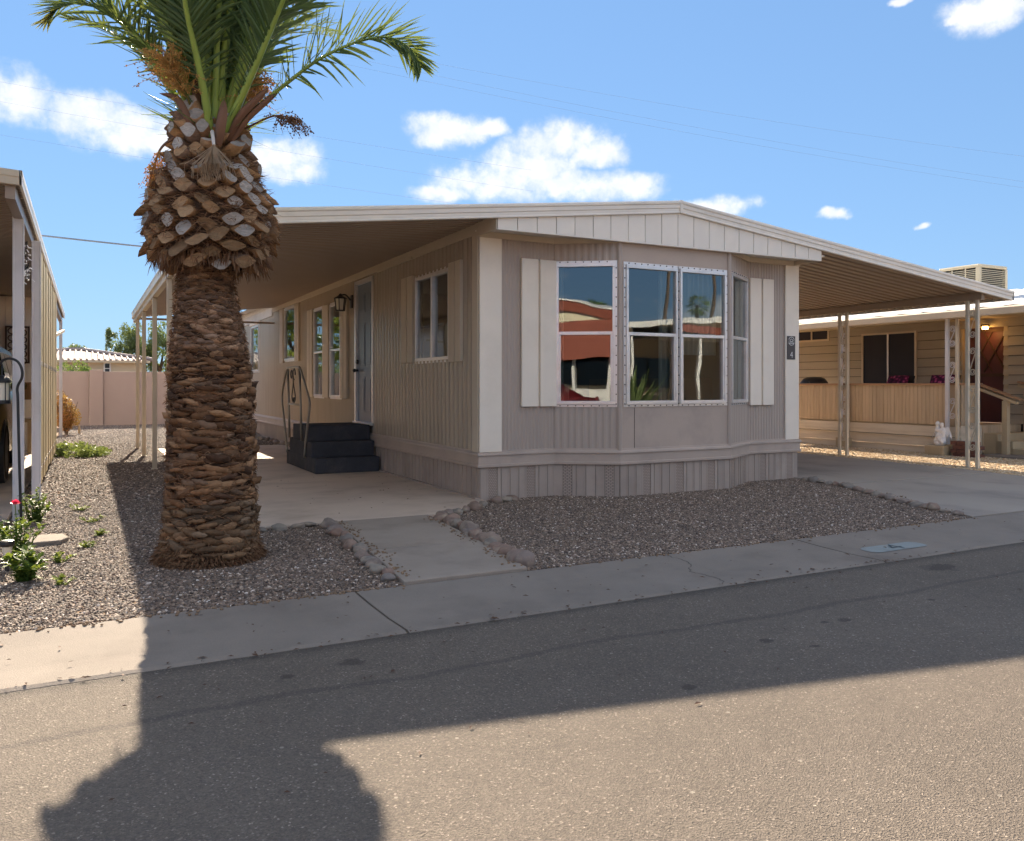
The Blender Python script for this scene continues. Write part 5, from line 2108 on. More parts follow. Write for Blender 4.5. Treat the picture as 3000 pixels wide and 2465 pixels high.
# porch chairs with flowered cushions
def porch_chair(y, x, label, cush=True, m='plastic_dark'):
    t = thing('porch_chair', label, 'chair', (x, y, .5), 'chairs on the porch')
    for s in (-1, 1):
        MB().tube([(x - .05, y + s * .26, .5), (x - .02, y + s * .26, .9), (x + .22, y + s * .25, 1.38)], .014, 6).build('side_frame', 'black_metal', t, smooth=True)
        MB().tube([(x - .5, y + s * .26, .5), (x - .48, y + s * .26, 1.1), (x - .05, y + s * .27, 1.12)], .014, 6).build('arm', 'black_metal', t, smooth=True)
    rows = []
    for k in range(6):
        f = k / 5
        rows.append([(x - .02 + .24 * f, y - .24 + .48 * j / 6, .92 + .46 * f + .02 * math.sin(j / 6 * math.pi)) for j in range(7)])
    MB().grid(rows).build('backrest', m, t, smooth=True)
    MB().box(x - .5, x - .02, y - .24, y + .24, .88, .93).build('seat', m, t, bevel=.01)
    if cush:
        cu = thing('cushion', 'magenta flowered cushion on the porch chair %s' % ('nearer the stairs' if y < 10.3 else 'farther from the stairs'), 'cushion', (x - .1, y, .93), 'flowered cushions on the porch chairs')
        q = MB()
        bm = bmesh.new()
        bmesh.ops.create_grid(bm, x_segments=22, y_segments=22, size=1)
        for sgn in (-1, 1):
            i0 = len(q.v)
            for v in bm.verts:
                u, w = v.co.x, v.co.y
                th = .075 * ((1 - u ** 4) * (1 - w ** 4)) ** .5
                hh = .93 + .235 + .225 * w
                q.v.append((x - .10 + .24 * (hh - .92) / .46 * .75 - sgn * th, y + u * .225 * (1 + .06 * w * w), hh))
            for f in bm.faces:
                q.f.append(tuple(i0 + v.index for v in f.verts))
        bm.free()
        q.build('cushion_cover', 'flower_print', cu, smooth=True)
    return t


def flower_print():
    m = mat('flower_print', (.5, .1, .2), .85)
    t = NT(m.node_tree)
    b = m.node_tree.nodes['Principled BSDF']
    tc = t.n('ShaderNodeTexCoord')
    vo = t.n('ShaderNodeTexVoronoi')
    vo.inputs['Scale'].default_value = 16
    t.link(tc.outputs['Object'], vo.inputs['Vector'])
    c = t.ramp(vo.outputs['Distance'], [(0, (.75, .30, .42)), (.25, (.45, .05, .17)), (.5, (.13, .015, .07)), (.8, (.04, .008, .03))])
    t.link(c, b.inputs['Base Color'])


flower_print()
porch_chair(10.95, 14.35, 'black porch chair with magenta cushion farther from the stairs')
porch_chair(9.75, 14.0, 'black porch chair with magenta cushion nearer the stairs')
porch_chair(8.15, 15.6, 'tan-backed porch chair behind the right stair rail', False, 'chair_tan')
# covered grill at the left end of the rail
gr = thing('covered_grill', 'dark domed grill behind the porch rail at the house corner', 'grill', (14, 12.55, .5))
q = MB()
q.lathe([(.0, .36), (.12, .355), (.22, .32), (.28, .24), (.30, .12), (.30, .08), (.27, .0), (.0, -.05)], (13.9, 12.62, 1.02), 20)
q.build('grill_bowl', 'plastic_dark', gr, smooth=True)
MB().tube([(13.62, 12.5, 1.28), (13.60, 12.42, 1.18), (13.63, 12.34, 1.08)], .012, 6).build('handle', 'black_metal', gr)
for a in (0, 2.1, 4.2):
    MB().tube([(13.9 + .2 * math.cos(a), 12.62 + .2 * math.sin(a), 1.02), (13.9 + .3 * math.cos(a), 12.62 + .3 * math.sin(a), .5)], .012, 6).build('leg', 'black_metal', gr)

# white angel statue on a block, brick planter
an = thing('angel_statue', 'small white statue of two embracing angels on a stone block', 'statue', (13.05, 9.0, .17))
ax_, ay_ = 13.02, 9.07
q = MB()
pts = [((0, 0, .0), (.075, .09, .05)), ((0, .0, .1), (.07, .085, .10)), ((0, .045, .21), (.048, .05, .09)), ((0, -.045, .20), (.046, .05, .085)), ((0, .05, .335), (.036, .036, .044)), ((-.01, -.035, .32), (.034, .034, .042)),
       ((-.03, .0, .22), (.03, .08, .025)), ((.0, .06, .04), (.06, .05, .06)), ((-.02, -.06, .04), (.06, .05, .06))]
bm = bmesh.new()
for i, (c, r) in enumerate(pts):
    t_ = MB().blob((ax_ + c[0], ay_ + c[1], .20 + c[2]), r, 3, .35, 3., i)
    i0 = len(q.v)
    q.v += t_.v
    q.f += [tuple(k + i0 for k in f) for f in t_.f]
o = q.build('figures', 'marble', an, smooth=True)
rm = o.modifiers.new('remesh', 'REMESH')
rm.mode = 'VOXEL'
rm.voxel_size = .008
rm.use_smooth_shade = True
for s in (-1, 1):
    q = MB()
    rows = []
    for i in range(8):
        f = i / 7
        rows.append([(ax_ + .03 + .03 * math.sin(f * 3), ay_ + s * (.06 + .09 * f ** .7 + .012 * j), .46 - .14 * f * f + .05 * math.sin(f * 3) - .05 * j * (1 - f * .6)) for j in range(4)])
    q.grid(rows)
    q.build('wing', 'marble', an, smooth=True)
MB().box(12.9, 13.17, 8.93, 9.29, -.01, .165).build('stone_block', 'block', None, bevel=.02)
tag(bpy.data.objects['stone_block'], 'rough tan stone block under the white statue', 'block')
bp_ = thing('brick_planter', 'dark red brick planter box beside the white statue', 'planter', (13.05, 8.6, 0))
for k in range(4):
    for j in range(3):
        y = 8.38 + j * .15 + (.07 if k % 2 else 0)
        MB().box(12.98, 13.17, y, min(y + .143, 8.86), -.01 + k * .068, .052 + k * .068).build('brick', 'brick_red', bp_, bevel=.004)
# ------------------------------------------------------------------ neighbouring carport on the left
lc = thing('neighbour_carport', 'neighbouring carport with pale posts and upright board screen at the left edge', 'carport', (-2.5, 12, 0))
XE = -.47


def lroof(x):
    return 2.90 + (XE - x) * .05


fz = [(0, 0), (.02, 0), (.024, -.05), (.018, -.06), (.018, -.115), (0, -.12)]
MB().grid([[(x, 7.56 - d, lroof(x) + dz) for x in (-6, XE)] for d, dz in fz]).build('fascia', 'trim_tan', lc)
MB().grid([[(XE + d, y, lroof(XE) + dz) for y in (7.54, 22.2)] for d, dz in fz]).build('fascia', 'fascia', lc)
ys = []
y = 7.57
while y < 22.1:
    for f, d in ((0, 0), (.28, 0), (.36, .03), (.64, .03), (.72, 0)):
        ys.append((y + f * .1, d))
    y += .1
MB().grid([[(x, a, lroof(x) - .10 + d) for a, d in ys] for x in (-6, XE - .005)]).build('roof_pans', 'awning_pan', lc)
q = MB()
q.poly([(-6, 7.55, lroof(-6) - .002), (XE, 7.55, lroof(XE) - .002), (XE, 22.2, lroof(XE) - .002), (-6, 22.2, lroof(-6) - .002)])
q.build('roof_deck', 'roof_white', lc)
MB().box(XE - .10, XE - .03, 7.6, 22.1, 2.68, 2.80).build('eave_beam', 'awning_pan', lc)
for (x, y, w) in ((-.535, 8.52, .042), (-.46, 9.87, .04), (-.52, 21.6, .03)):
    q = MB().box(x - w, x + w, y - .04, y + .04, -.01, 2.70)
    q.box(x - w - .003, x - w + .012, y - .045, y - .037, -.01, 2.70)
    q.box(x + w - .012, x + w + .003, y - .045, y - .037, -.01, 2.70)
    q.build('post', 'post_white', lc, bevel=.004)
# board screen
y = 10.12
i = 0
r_ = random.Random(9)
while y < 15.75:
    w = r_.choice((.36, .42, .46, .30))
    o = MB().box(-.475 + (i % 2) * .007, -.455 + (i % 2) * .007, y, y + w, .09 + r_.uniform(-.02, .03), 2.70 + r_.uniform(-.03, .02)).build('screen_board', 'wood_screen', lc)
    for z in (.25, 1.42):
        MB().box(-.454 + (i % 2) * .007, -.446 + (i % 2) * .007, y + .01, y + .05, z, z + .05).build('bracket', 'alu', o)
    y += w + r_.choice((.012, .05, .02))
    i += 1
for z in (.35, 1.45, 2.45):
    MB().box(-.505, -.478, 10.1, 15.75, z, z + .07).build('screen_rail', 'wood_screen', lc)
MB().bar((-.50, 15.6, 2.0), (-.42, 19.4, 2.33), .05, .05).build('brace', 'nb_wood', lc)
# shed at the back of the carport, side wall of the home
sh = MB()
x = -4.75
while x < -.8:
    MB().box(x + .002, x + .148, 17.48, 17.5 + .01, .0, 2.82).build('shed_board', 'cream', lc)
    x += .15
MB().box(-4.8, -.78, 17.51, 21.5, 0, 2.75).build('shed_body', 'cream', lc)
lh = thing('left_house', 'cream neighbouring house wall behind the left carport', 'house', (-7, 14, 0))
MB().box(-10, -4.85, 8.2, 22, 0, 2.85).build('wall', 'cream', lh)
MB().prism([(-10.3, 8.0, 2.85), (-4.6, 8.0, 2.85), (-4.6, 8.0, 2.9), (-7.4, 8.0, 3.4), (-10.3, 8.0, 2.9)], (0, 14.2, 0)).build('roof', 'roof_white', lh)
# wall art: dark frame with rings
ar = thing('metal_wall_art', 'dark metal wall ornament with rings on the carport back wall', 'wall art', (-1.1, 17.4, 1.9))
q = MB()
for (a, b, c, d) in ((-1.31, -1.28, 1.60, 2.28), (-.95, -.92, 1.60, 2.28), (-1.28, -.95, 2.25, 2.28), (-1.28, -.95, 1.60, 1.63)):
    q.box(a, b, 17.43, 17.46, c, d)
q.build('frame', 'rust', ar)
for i in range(5):
    for j in range(2):
        cx_, cz_ = -1.2 + j * .17, 2.19 - i * .13 - j * .03
        MB().tube([(cx_ + .062 * math.cos(R(a)), 17.43, cz_ + .055 * math.sin(R(a))) for a in range(0, 361, 30)], .011, 5).build('ring', 'rust', ar)
for (x, y, z0, w, h, d, l) in ((-1.0, 16.4, .95, .3, .3, .35, 'brown cardboard box with dark label stacked in the carport'), (-1.25, 16.5, .62, .5, .33, .4, 'wide brown cardboard box under the smaller one in the carport')):
    o = MB().box(x - w / 2, x + w / 2, y, y + d, z0, z0 + h).build('cardboard_box', 'cardboard', None, bevel=.005)
    tag(o, l, 'box')
wb = thing('storage_bench', 'plain storage bench carrying boxes at the back of the carport', 'bench', (-1.3, 16.6, 0))
MB().box(-1.9, -.8, 16.35, 16.95, .56, .62).build('bench_top', 'nb_wood', wb)
for x in (-1.85, -.87):
    for y in (16.4, 16.88):
        MB().box(x - .03, x + .03, y - .03, y + .03, .01, .56).build('leg', 'nb_wood', wb)


# ------------------------------------------------------------------ cars
def make_car(name, label, loc, rz, L, W, H, paint, suv=True):
    """nose at -y; built round its own origin, then placed"""
    t = thing(name, label, 'car', (0, 0, 0))
    hw = W / 2
    # stations along the length: y, half width, sill, belt, bonnet/roof height, roof half width
    zb = .62 * H
    st = []
    h0 = -L / 2
    body = [(0, .80, .38, .46), (.02, .90, .26, .52), (.08, .97, .22, .57), (.20, 1.0, .22, .60), (.28, 1.0, .22, .615), (.5, 1.0, .2, .63), (.75, 1.0, .2, .64), (.92, .99, .22, .64), (.98, .95, .26, .62), (1, .88, .36, .56)]
    rows = []
    for f, w, s, b in body:
        y = h0 + L * f
        a = hw * w
        zs, zt = s * H * .75, b * H
        rows.append([(-a * .93, y, zs), (-a, y, zs + (zt - zs) * .35), (-a, y, zs + (zt - zs) * .7), (-a * .95, y, zt - .02), (-a * .86, y, zt + .015),
                     (0, y, zt + .04), (a * .86, y, zt + .015), (a * .95, y, zt - .02), (a, y, zs + (zt - zs) * .7), (a, y, zs + (zt - zs) * .35), (a * .93, y, zs)])
    q = MB().grid(rows)
    q.poly(rows[0][::-1])
    q.poly(rows[-1])
    o = q.build('body', paint, t, smooth=True)
    # cabin
    if suv:
        cab = [(.27, .62, .0), (.40, .985, .16), (.46, 1.0, .17), (.9, .985, .17), (.99, .66, .02)]
    else:
        cab = [(.30, .60, .0), (.46, .98, .16), (.52, 1.0, .17), (.72, .98, .17), (.90, .64, .02)]
    rows = []
    for f, zf, inn in cab:
        y = h0 + L * f
        z = zf * H
        a = hw * (1 - inn) * .95
        base = hw * .95
        rows.append([(-base, y if f in (cab[0][0], cab[-1][0]) else y, .60 * H), (-a - .02, y, z - .05), (-a * .9, y, z), (0, y, z + .02), (a * .9, y, z), (a + .02, y, z - .05), (base, y, .60 * H)])
    MB().grid(rows).build('cabin', paint, t, smooth=True)
    # glazing set just proud of the cabin
    g = []
    y0, y1 = h0 + L * cab[0][0], h0 + L * cab[1][0]
    q = MB()
    q.poly([(-hw * .78, y0 + .06, .655 * H), (hw * .78, y0 + .06, .655 * H), (hw * .70, y1 - .03, .945 * H), (-hw * .70, y1 - .03, .945 * H)])
    for i, p in enumerate(q.v):
        q.v[i] = (p[0], p[1] - .03, p[2] + .03)
    q.build('windscreen', 'car_glass', t)
    for s in (-1, 1):
        ya = y0 + (y1 - y0) * .45
        yb = h0 + L * (cab[-2][0] - .02)
        cuts = [ya, h0 + L * .52, h0 + L * .74, yb] if suv else [ya, h0 + L * .55, yb]
        for a, b in zip(cuts, cuts[1:]):
            q = MB()
            za = .90 * H if a > y1 else .80 * H
            x0_, x1_ = s * hw * .965, s * hw * .83
            q.poly([(x0_, a + .04, .655 * H), (x0_, b - .04, .655 * H), (x1_ + s * .012, b - .04, .92 * H), (x1_ + s * .012, max(a, y1 - .02) + .04, .92 * H)])
            q.build('side_window', 'car_glass', t)
        # mirror, lamps
        MB().blob((s * (hw + .09), y0 + .38, .66 * H), (.10, .05, .075), 2, .05).build('mirror', paint, t, smooth=True)
        MB().blob((s * hw * .72, h0 + .07, .455 * H), (.19, .07, .085), 2, .0).build('headlight', 'bulb', t, smooth=True)
        MB().blob((s * hw * .86, -h0 - .04, .55 * H), (.08, .06, .17), 2, .0).build('tail_light', 'car_red', t, smooth=True)
    MB().box(-hw * .5, hw * .5, h0 - .005, h0 + .05, .30 * H, .40 * H).build('grille', 'plastic_dark', t, bevel=.01)
    MB().box(-hw * .88, hw * .88, h0 - .03, h0 + .15, .17 * H, .27 * H).build('bumper', 'plastic_dark', t, bevel=.03)
    MB().box(-hw * .9, hw * .9, h0 + .3, -h0 - .3, .15 * H, .24 * H).build('underbody', 'plastic_dark', t)
    R0 = .36 if suv else .31
    for s in (-1, 1):
        for f in (.19, .80):
            y = h0 + L * f
            # arch
            MB().tube([(s * (hw - .24), y, R0), (s * (hw + .004), y, R0)], R0 * 1.16, 24).build('wheel_arch', 'plastic_dark', t)
            cx_ = s * (hw - .10)
            wv = MB()
            prof_ = [(R0 * .62, -.10), (R0 * .9, -.11), (R0, -.08), (R0, .08), (R0 * .9, .115), (R0 * .62, .10)]
            n = 28
            i0 = 0
            for (r, o_) in prof_:
                for k in range(n):
                    a = 2 * math.pi * k / n
                    wv.v.append((cx_ + s * o_, y + r * math.cos(a), R0 + r * math.sin(a)))
            for i in range(len(prof_) - 1):
                for k in range(n):
                    k2 = (k + 1) % n
                    wv.f.append((i * n + k, i * n + k2, (i + 1) * n + k2, (i + 1) * n + k))
            wo = wv.build('wheel', 'rubber', t, smooth=True)
            rm_ = MB()
            rm_.tube([(cx_ + s * .02, y, R0), (cx_ + s * .05, y, R0)], R0 * .64, 24)
            for k in range(6):
                a = 2 * math.pi * k / 6
                rm_.bar((cx_ + s * .075, y, R0), (cx_ + s * .085, y + R0 * .6 * math.cos(a), R0 + R0 * .6 * math.sin(a)), .055, .03, (s, 0, 0))
            rm_.tube([(cx_ + s * .05, y, R0), (cx_ + s * .10, y, R0)], R0 * .14, 12)
            rm_.build('rim', 'rim', wo)
    t.location = loc
    t.rotation_euler = (0, 0, rz)
    return t


make_car('parked_car', 'gold sport utility car parked nose out in the left carport', (-1.82, 13.35, .01), 0, 4.75, 1.88, 1.78, 'car_gold')

# lantern hanging from a shepherd hook in front of the post
hk = thing('hook_lantern', 'black lantern hanging from a dark shepherd hook by the carport post', 'lantern', (-.55, 8.2, 0))
d_ = 7.05
hp = [at(44, 1082, d_), at(40, 960, d_), at(37, 830, d_), at(36, 800, d_), at(45, 780, d_), at(45, 762, d_), at(36, 746, d_), at(20, 740, d_), at(6, 744, d_), at(0, 752, d_)]
MB().tube(spline(hp, 50), .011, 8).build('hook', 'black_metal', hk, smooth=True)
lcx = at(4, 790, d_)
q = MB()
q.lathe([(.0, .07), (.02, .06), (.055, .035), (.065, .02), (.065, .0), (.0, .0)], (lcx.x, lcx.y, lcx.z + .0), 12)
q.lathe([(.062, -.15), (.065, -.16), (.065, -.18), (.0, -.18)], (lcx.x, lcx.y, lcx.z), 12)
for k in range(6):
    a = math.pi / 3 * k
    q.bar((lcx.x + .058 * math.cos(a), lcx.y + .058 * math.sin(a), lcx.z), (lcx.x + .058 * math.cos(a), lcx.y + .058 * math.sin(a), lcx.z - .16), .008, .008)
q.tube([(lcx.x, lcx.y, lcx.z + .06), (lcx.x, lcx.y, lcx.z + .15)], .006, 6)
q.build('lantern_cage', 'black_metal', hk)
MB().lathe([(.052, 0), (.052, -.155)], (lcx.x, lcx.y, lcx.z), 12).build('lantern_glass', 'lamp_glass', hk)

# little solar path light
so = thing('solar_light', 'small black solar path light among the rose bushes', 'path light', (-.46, 6.2, 0))
sx_, sy_ = -.455, 6.22
MB().lathe([(.0, .0), (.012, .0), (.012, .10), (.02, .105)], (sx_, sy_, -.01), 10).build('stake', 'black_metal', so)
MB().lathe([(.02, .095), (.032, .165), (.032, .17)], (sx_, sy_, -.01), 12).build('lens', 'lamp_glass', so)
MB().lathe([(.038, .165), (.044, .18), (.042, .20), (.03, .205), (.0, .205)], (sx_, sy_, -.01), 14).build('cap', 'black_metal', so)

# coil of string lights on the post
sl = thing('string_lights', 'bunched white string lights hanging on the left carport post', 'lights', (-.46, 8.7, 2.2))
r_ = random.Random(2)
pts = []
dd = 7.5
for i in range(40):
    f = i / 39
    pts.append(at(52 + 7 * math.sin(i * 1.3) * f + 3 * f, 500 + 75 * f + 8 * math.sin(i * 2.1), dd) + FW * .03 * math.sin(i))
MB().tube(pts, .003, 4).build('wire', 'black_metal', sl)
for i in range(46):
    k = int((1 - r_.random() ** 2) * 39)
    c = pts[k] + Vector((r_.uniform(-.03, .03), r_.uniform(-.03, .03), r_.uniform(-.03, .03)))
    dv = Vector((r_.uniform(-1, 1), r_.uniform(-1, 1), r_.uniform(-1, .4))).normalized()
    MB().tube([c, c + dv * .022, c + dv * .034], [.004, .0045, .002], 5).build('bulb', 'bulb', sl)
# ------------------------------------------------------------------ block wall, houses and trees behind
bw = thing('block_wall', 'pinkish stucco block wall with pilaster closing the yard', 'wall', (0, 27.6, 0))
for (a, b) in ((-9, .08), (.46, 6.4), (6.78, 12.7), (13.08, 30)):
    MB().box(a, b, 27.5, 27.68, -.02, 1.61).build('wall_panel', 'stucco_wall', bw, bevel=.01)
for a in (.08, 6.4, 12.7):
    MB().box(a + .003, a + .377, 27.42, 27.76, -.02, 1.66).build('pilaster', 'stucco_wall', bw, bevel=.012)


def tile_house(name, label, x0, x1, y0, y1, ze, zr, wins, over=.5):
    t = thing(name, label, 'house', ((x0 + x1) / 2, y0, 0))
    MB().box(x0, x1, y0, y1, -.05, ze).build('wall', 'bg_house', t)
    MB().box(x0 - over * .6, x1 + over * .6, y0 - over, y0 + .1, ze - .12, ze).build('eave', 'bg_house', t)
    # hip roof: front slope in rolls of tile, each course line a piece
    xm0, xm1 = x0 + (x1 - x0) * .5 - .3, x0 + (x1 - x0) * .5 + .3
    ym = (y0 + y1) / 2
    q = MB()
    A, B = (x0 - over, y0 - over, ze), (x1 + over, y0 - over, ze)
    Cc, Dd = (xm1, ym, zr), (xm0, ym, zr)
    E_, F_ = (x1 + over, y1 + over, ze), (x0 - over, y1 + over, ze)
    q.poly([A, B, Cc, Dd])
    q.poly([B, E_, Cc])
    q.poly([E_, F_, Dd, Cc])
    q.poly([F_, A, Dd])
    ro = q.build('roof', 'bg_tile', t)
    n = int((B[0] - A[0]) / .26)
    for i in range(n):
        x = A[0] + .13 + i * .26
        # top of this roll on the hip or the ridge
        if x < xm0:
            f = (x - A[0]) / (xm0 - A[0])
        elif x > xm1:
            f = (B[0] - x) / (B[0] - xm1)
        else:
            f = 1
        f *= .985
        p0 = (x, A[1] - .02, ze + .02)
        p1 = (x, A[1] + (ym - A[1]) * f, ze + (zr - ze) * f + .03)
        MB().tube([p0, p1], .055, 6).build('tile_roll', 'bg_tile', ro)
    for (a, b) in ((A, Dd), (B, Cc), (Dd, Cc)):
        MB().tube([(a[0], a[1], a[2] + .06), (b[0], b[1], b[2] + .06)], .11, 6).build('ridge_tile', 'bg_tile', ro)
    for (a, b, c, d) in wins:
        w = MB().box(a - .06, b + .06, y0 - .05, y0 - .004, c - .06, d + .06).build('window', 'white_metal', t)
        MB().box(a, b, y0 - .06, y0 - .052, c, (c + d) / 2 - .02).build('pane', 'car_glass', w)
        MB().box(a, b, y0 - .06, y0 - .052, (c + d) / 2 + .02, d).build('pane', 'car_glass', w)
    return t


tile_house('tile_roof_house', 'beige house with pale tile roof rising behind the block wall', -3.6, 2.6, 45, 54, 2.42, 3.05, [(.82, 1.02, 1.78, 2.26)], .4)
tile_house('tile_roof_house', 'second beige house showing one corner beyond the awning posts', 4.6, 12, 46, 54, 2.3, 3.2, [(5.0, 5.25, 1.6, 2.0)], .4)


def leaf_cloud(q, c, r, n, size, rr, hang=0., shell=.55):
    """leaf-sized faces spread through an ellipsoid"""
    for i in range(n):
        while True:
            v = Vector((rr.uniform(-1, 1), rr.uniform(-1, 1), rr.uniform(-1, 1)))
            if shell * rr.random() < v.length < 1:
                break
        p = Vector((c[0] + v.x * r[0], c[1] + v.y * r[1], c[2] + v.z * r[2]))
        s = size * rr.uniform(.6, 1.3)
        a = Vector((rr.uniform(-1, 1), rr.uniform(-1, 1), rr.uniform(-1, 1) - hang)).normalized()
        b = a.cross(Vector((rr.uniform(-1, 1), rr.uniform(-1, 1), rr.uniform(-1, 1))))
        if b.length < .01:
            continue
        b.normalize()
        q.poly([p - a * s, p + b * s * .38, p + a * s, p - b * s * .38])


def tree(name, label, base, trunk_h, clumps, n, size, m, group=None, tr=.12, hang=0., seed=1, cat='tree'):
    rr = random.Random(seed)
    t = thing(name, label, cat, base, group)
    q = MB()
    bx, by, bz = base
    top = Vector((bx + rr.uniform(-.2, .2), by, bz + trunk_h))
    q.tube([Vector(base) + Vector((0, 0, -.05)), Vector(base).lerp(top, .5) + Vector((rr.uniform(-.1, .1), 0, 0)), top], [tr * 1.3, tr, tr * .8], 8)
    for (c, r) in clumps:
        e = Vector(base) + Vector(c)
        mid = top.lerp(e, .5) + Vector((rr.uniform(-.2, .2), rr.uniform(-.2, .2), rr.uniform(0, .2)))
        q.tube([top - Vector((0, 0, .1)), mid, e], [tr * .7, tr * .4, tr * .12], 6)
    q.build('trunk', 'bark_tree', t, smooth=True)
    vol = sum(r[0] * r[1] * r[2] for c, r in clumps)
    q = MB()
    for (c, r) in clumps:
        k = int(n * (r[0] * r[1] * r[2]) / vol)
        e = (base[0] + c[0], base[1] + c[1], base[2] + c[2])
        # sub-clumps so that light and dark masses form
        for j in range(9):
            v = Vector((rr.gauss(0, .5), rr.gauss(0, .5), rr.gauss(0, .5)))
            leaf_cloud(q, (e[0] + v.x * r[0], e[1] + v.y * r[1], e[2] + v.z * r[2]), (r[0] * .48, r[1] * .48, r[2] * .45), max(8, k // 9), size, rr, hang)
    q.build('crown', m, t)
    return t


G1 = 'trees beyond the block wall'
tree('pepper_tree', 'tall drooping green tree left of the awning posts beyond the wall', (2.35, 60, 0), 2.4, [((0, 0, 3.6), (.75, .9, 1.3)), ((.45, 0, 4.3), (.7, .8, 1.0)), ((-.35, 0, 2.9), (.6, .8, .9)), ((.6, 0, 2.7), (.6, .8, 1.2))], 5200, .09, 'leaf_far', G1, .14, .9, 1)
tree('pepper_tree', 'broad drooping green tree seen between the awning posts', (4.3, 61, 0), 2.2, [((0, 0, 3.4), (.9, .9, 1.4)), ((.4, 0, 4.2), (.8, .8, 1.1)), ((-.5, 0, 3.0), (.6, .8, 1.2)), ((.9, 0, 3.2), (.7, .8, 1.3))], 6000, .09, 'leaf_far', G1, .15, .9, 2)
tree('slender_tree', 'thin tuft-topped tree standing left of the drooping trees', (1.35, 62, 0), 3.0, [((0, 0, 4.5), (.38, .4, .55)), ((.05, 0, 3.8), (.2, .3, .4))], 900, .08, 'leaf_far', G1, .05, .4, 3)
tree('olive_tree', 'rounded grey green tree behind the tile roof', (-1.0, 72, 0), 2.2, [((0, 0, 3.7), (.9, .9, .8)), ((-1.1, 0, 3.2), (.9, .9, .8)), ((.5, 0, 3.4), (.6, .8, .6))], 3200, .1, 'leaf_far', G1, .12, .2, 4)
tree('yellow_shrub_tree', 'yellow green bushy tree low beside the drooping trees', (1.75, 57, 0), 1.4, [((0, 0, 2.7), (.8, .7, .7)), ((.6, 0, 2.4), (.7, .7, .6))], 1800, .08, 'leaf_weed', G1, .08, .2, 5)
tree('yellow_shrub_tree', 'yellow green bushy tree showing right of the awning posts', (5.4, 58, 0), 1.4, [((0, 0, 2.7), (.9, .7, .9)), ((.6, 0, 2.4), (.7, .7, .7))], 2000, .08, 'leaf_weed', G1, .08, .2, 6)
# green hedge right behind the wall
hd = thing('hedge_shrub', 'bright green rounded shrub just behind the block wall', 'shrub', (-.2, 28.3, 0))
rr = random.Random(8)
q = MB()
for (x, z, a) in ((-.65, 1.45, .5), (-.2, 1.5, .48), (.0, 1.45, .35), (-1.2, 1.5, .55), (-.4, 1.1, .6), (-1.8, 1.4, .5)):
    leaf_cloud(q, (x, 28.35, z), (a * .75, a * .7, a), 800, .042, rr)
q.build('crown', 'leaf_hedge', hd)
MB().tube([(-.2, 28.35, -.05), (-.25, 28.35, .6), (-.2, 28.35, 1.2)], [.05, .04, .02], 6).build('trunk', 'bark_tree', hd)
# dry orange bush against the carport end
db = thing('dry_bush', 'dry orange brown bush beside the far carport post', 'shrub', (-.45, 22.6, 0))
q = MB()
for (x, y, z, a) in ((-.5, 22.7, .62, .34), (-.33, 22.6, .42, .28), (-.62, 22.8, .82, .28), (-.45, 22.6, .32, .24), (-.75, 22.8, .5, .33)):
    leaf_cloud(q, (x, y, z), (a * .8, a * .7, a), 650, .035, rr)
q.build('foliage', 'leaf_dry', db)
q = MB()
for k in range(5):
    q.tube([(-.42, 22.6, -.02), (-.42 + .05 * (k - 2), 22.6, .3), (-.42 + .12 * (k - 2), 22.65, .8)], [.02, .014, .006], 5)
q.build('stem', 'bark_tree', db)


def herb(name, label, c, spread, h, n, leaf, m, seed, group=None, cat='plant', flower=None):
    """small leafy plant: stems with paired oval leaves"""
    r_ = random.Random(seed)
    t = thing(name, label, cat, (c[0], c[1], 0), group)
    st = MB()
    lf = MB()
    for i in range(n):
        a = r_.uniform(0, 6.28)
        rad = spread * math.sqrt(r_.random())
        tip = Vector((c[0] + rad * math.cos(a), c[1] + rad * math.sin(a), h * r_.uniform(.45, 1.1) * (1 - .35 * rad / spread)))
        b0 = Vector((c[0] + rad * .3 * math.cos(a), c[1] + rad * .3 * math.sin(a), -.01))
        mid = b0.lerp(tip, .5) + Vector((0, 0, h * .1))
        st.tube([b0, mid, tip], [.004, .003, .0015], 4, False)
        for k in range(6):
            p = b0.lerp(mid, k / 3) if k < 3 else mid.lerp(tip, (k - 2) / 3)
            for s in (0, 1, 2):
                d = Vector((r_.uniform(-1, 1), r_.uniform(-1, 1), r_.uniform(-.2, .7))).normalized()
                w = d.cross(Vector((0, 0, 1)))
                if w.length < .05:
                    continue
                w.normalize()
                l = leaf * r_.uniform(.6, 1.2)
                up_ = Vector((0, 0, .12 * l))
                lf.poly([p, p + d * l * .5 + w * l * .34 + up_, p + d * l, p + d * l * .5 - w * l * .34 + up_])
    st.build('stems', 'leaf', t, kind='stuff')
    lf.build('leaves', m, t, kind='stuff')
    if flower:
        fc, s = flower
        MB().tube([(fc[0], fc[1], 0), (fc[0] + .01, fc[1], fc[2] * .5), fc], [.005, .004, .003], 5).build('flower_stem', 'leaf', t)
        q = MB()
        for k in range(12):
            a = k * 2.4
            e = R(15 + 60 * (k / 12))
            d = Vector((math.cos(a) * math.cos(e), math.sin(a) * math.cos(e), math.sin(e)))
            w = d.cross(Vector((0, 0, 1))).normalized()
            p = Vector(fc)
            q.poly([p, p + d * s * .6 + w * s * .45, p + d * s, p + d * s * .6 - w * s * .45])
        q.build('flower', 'petal', t)
    return t


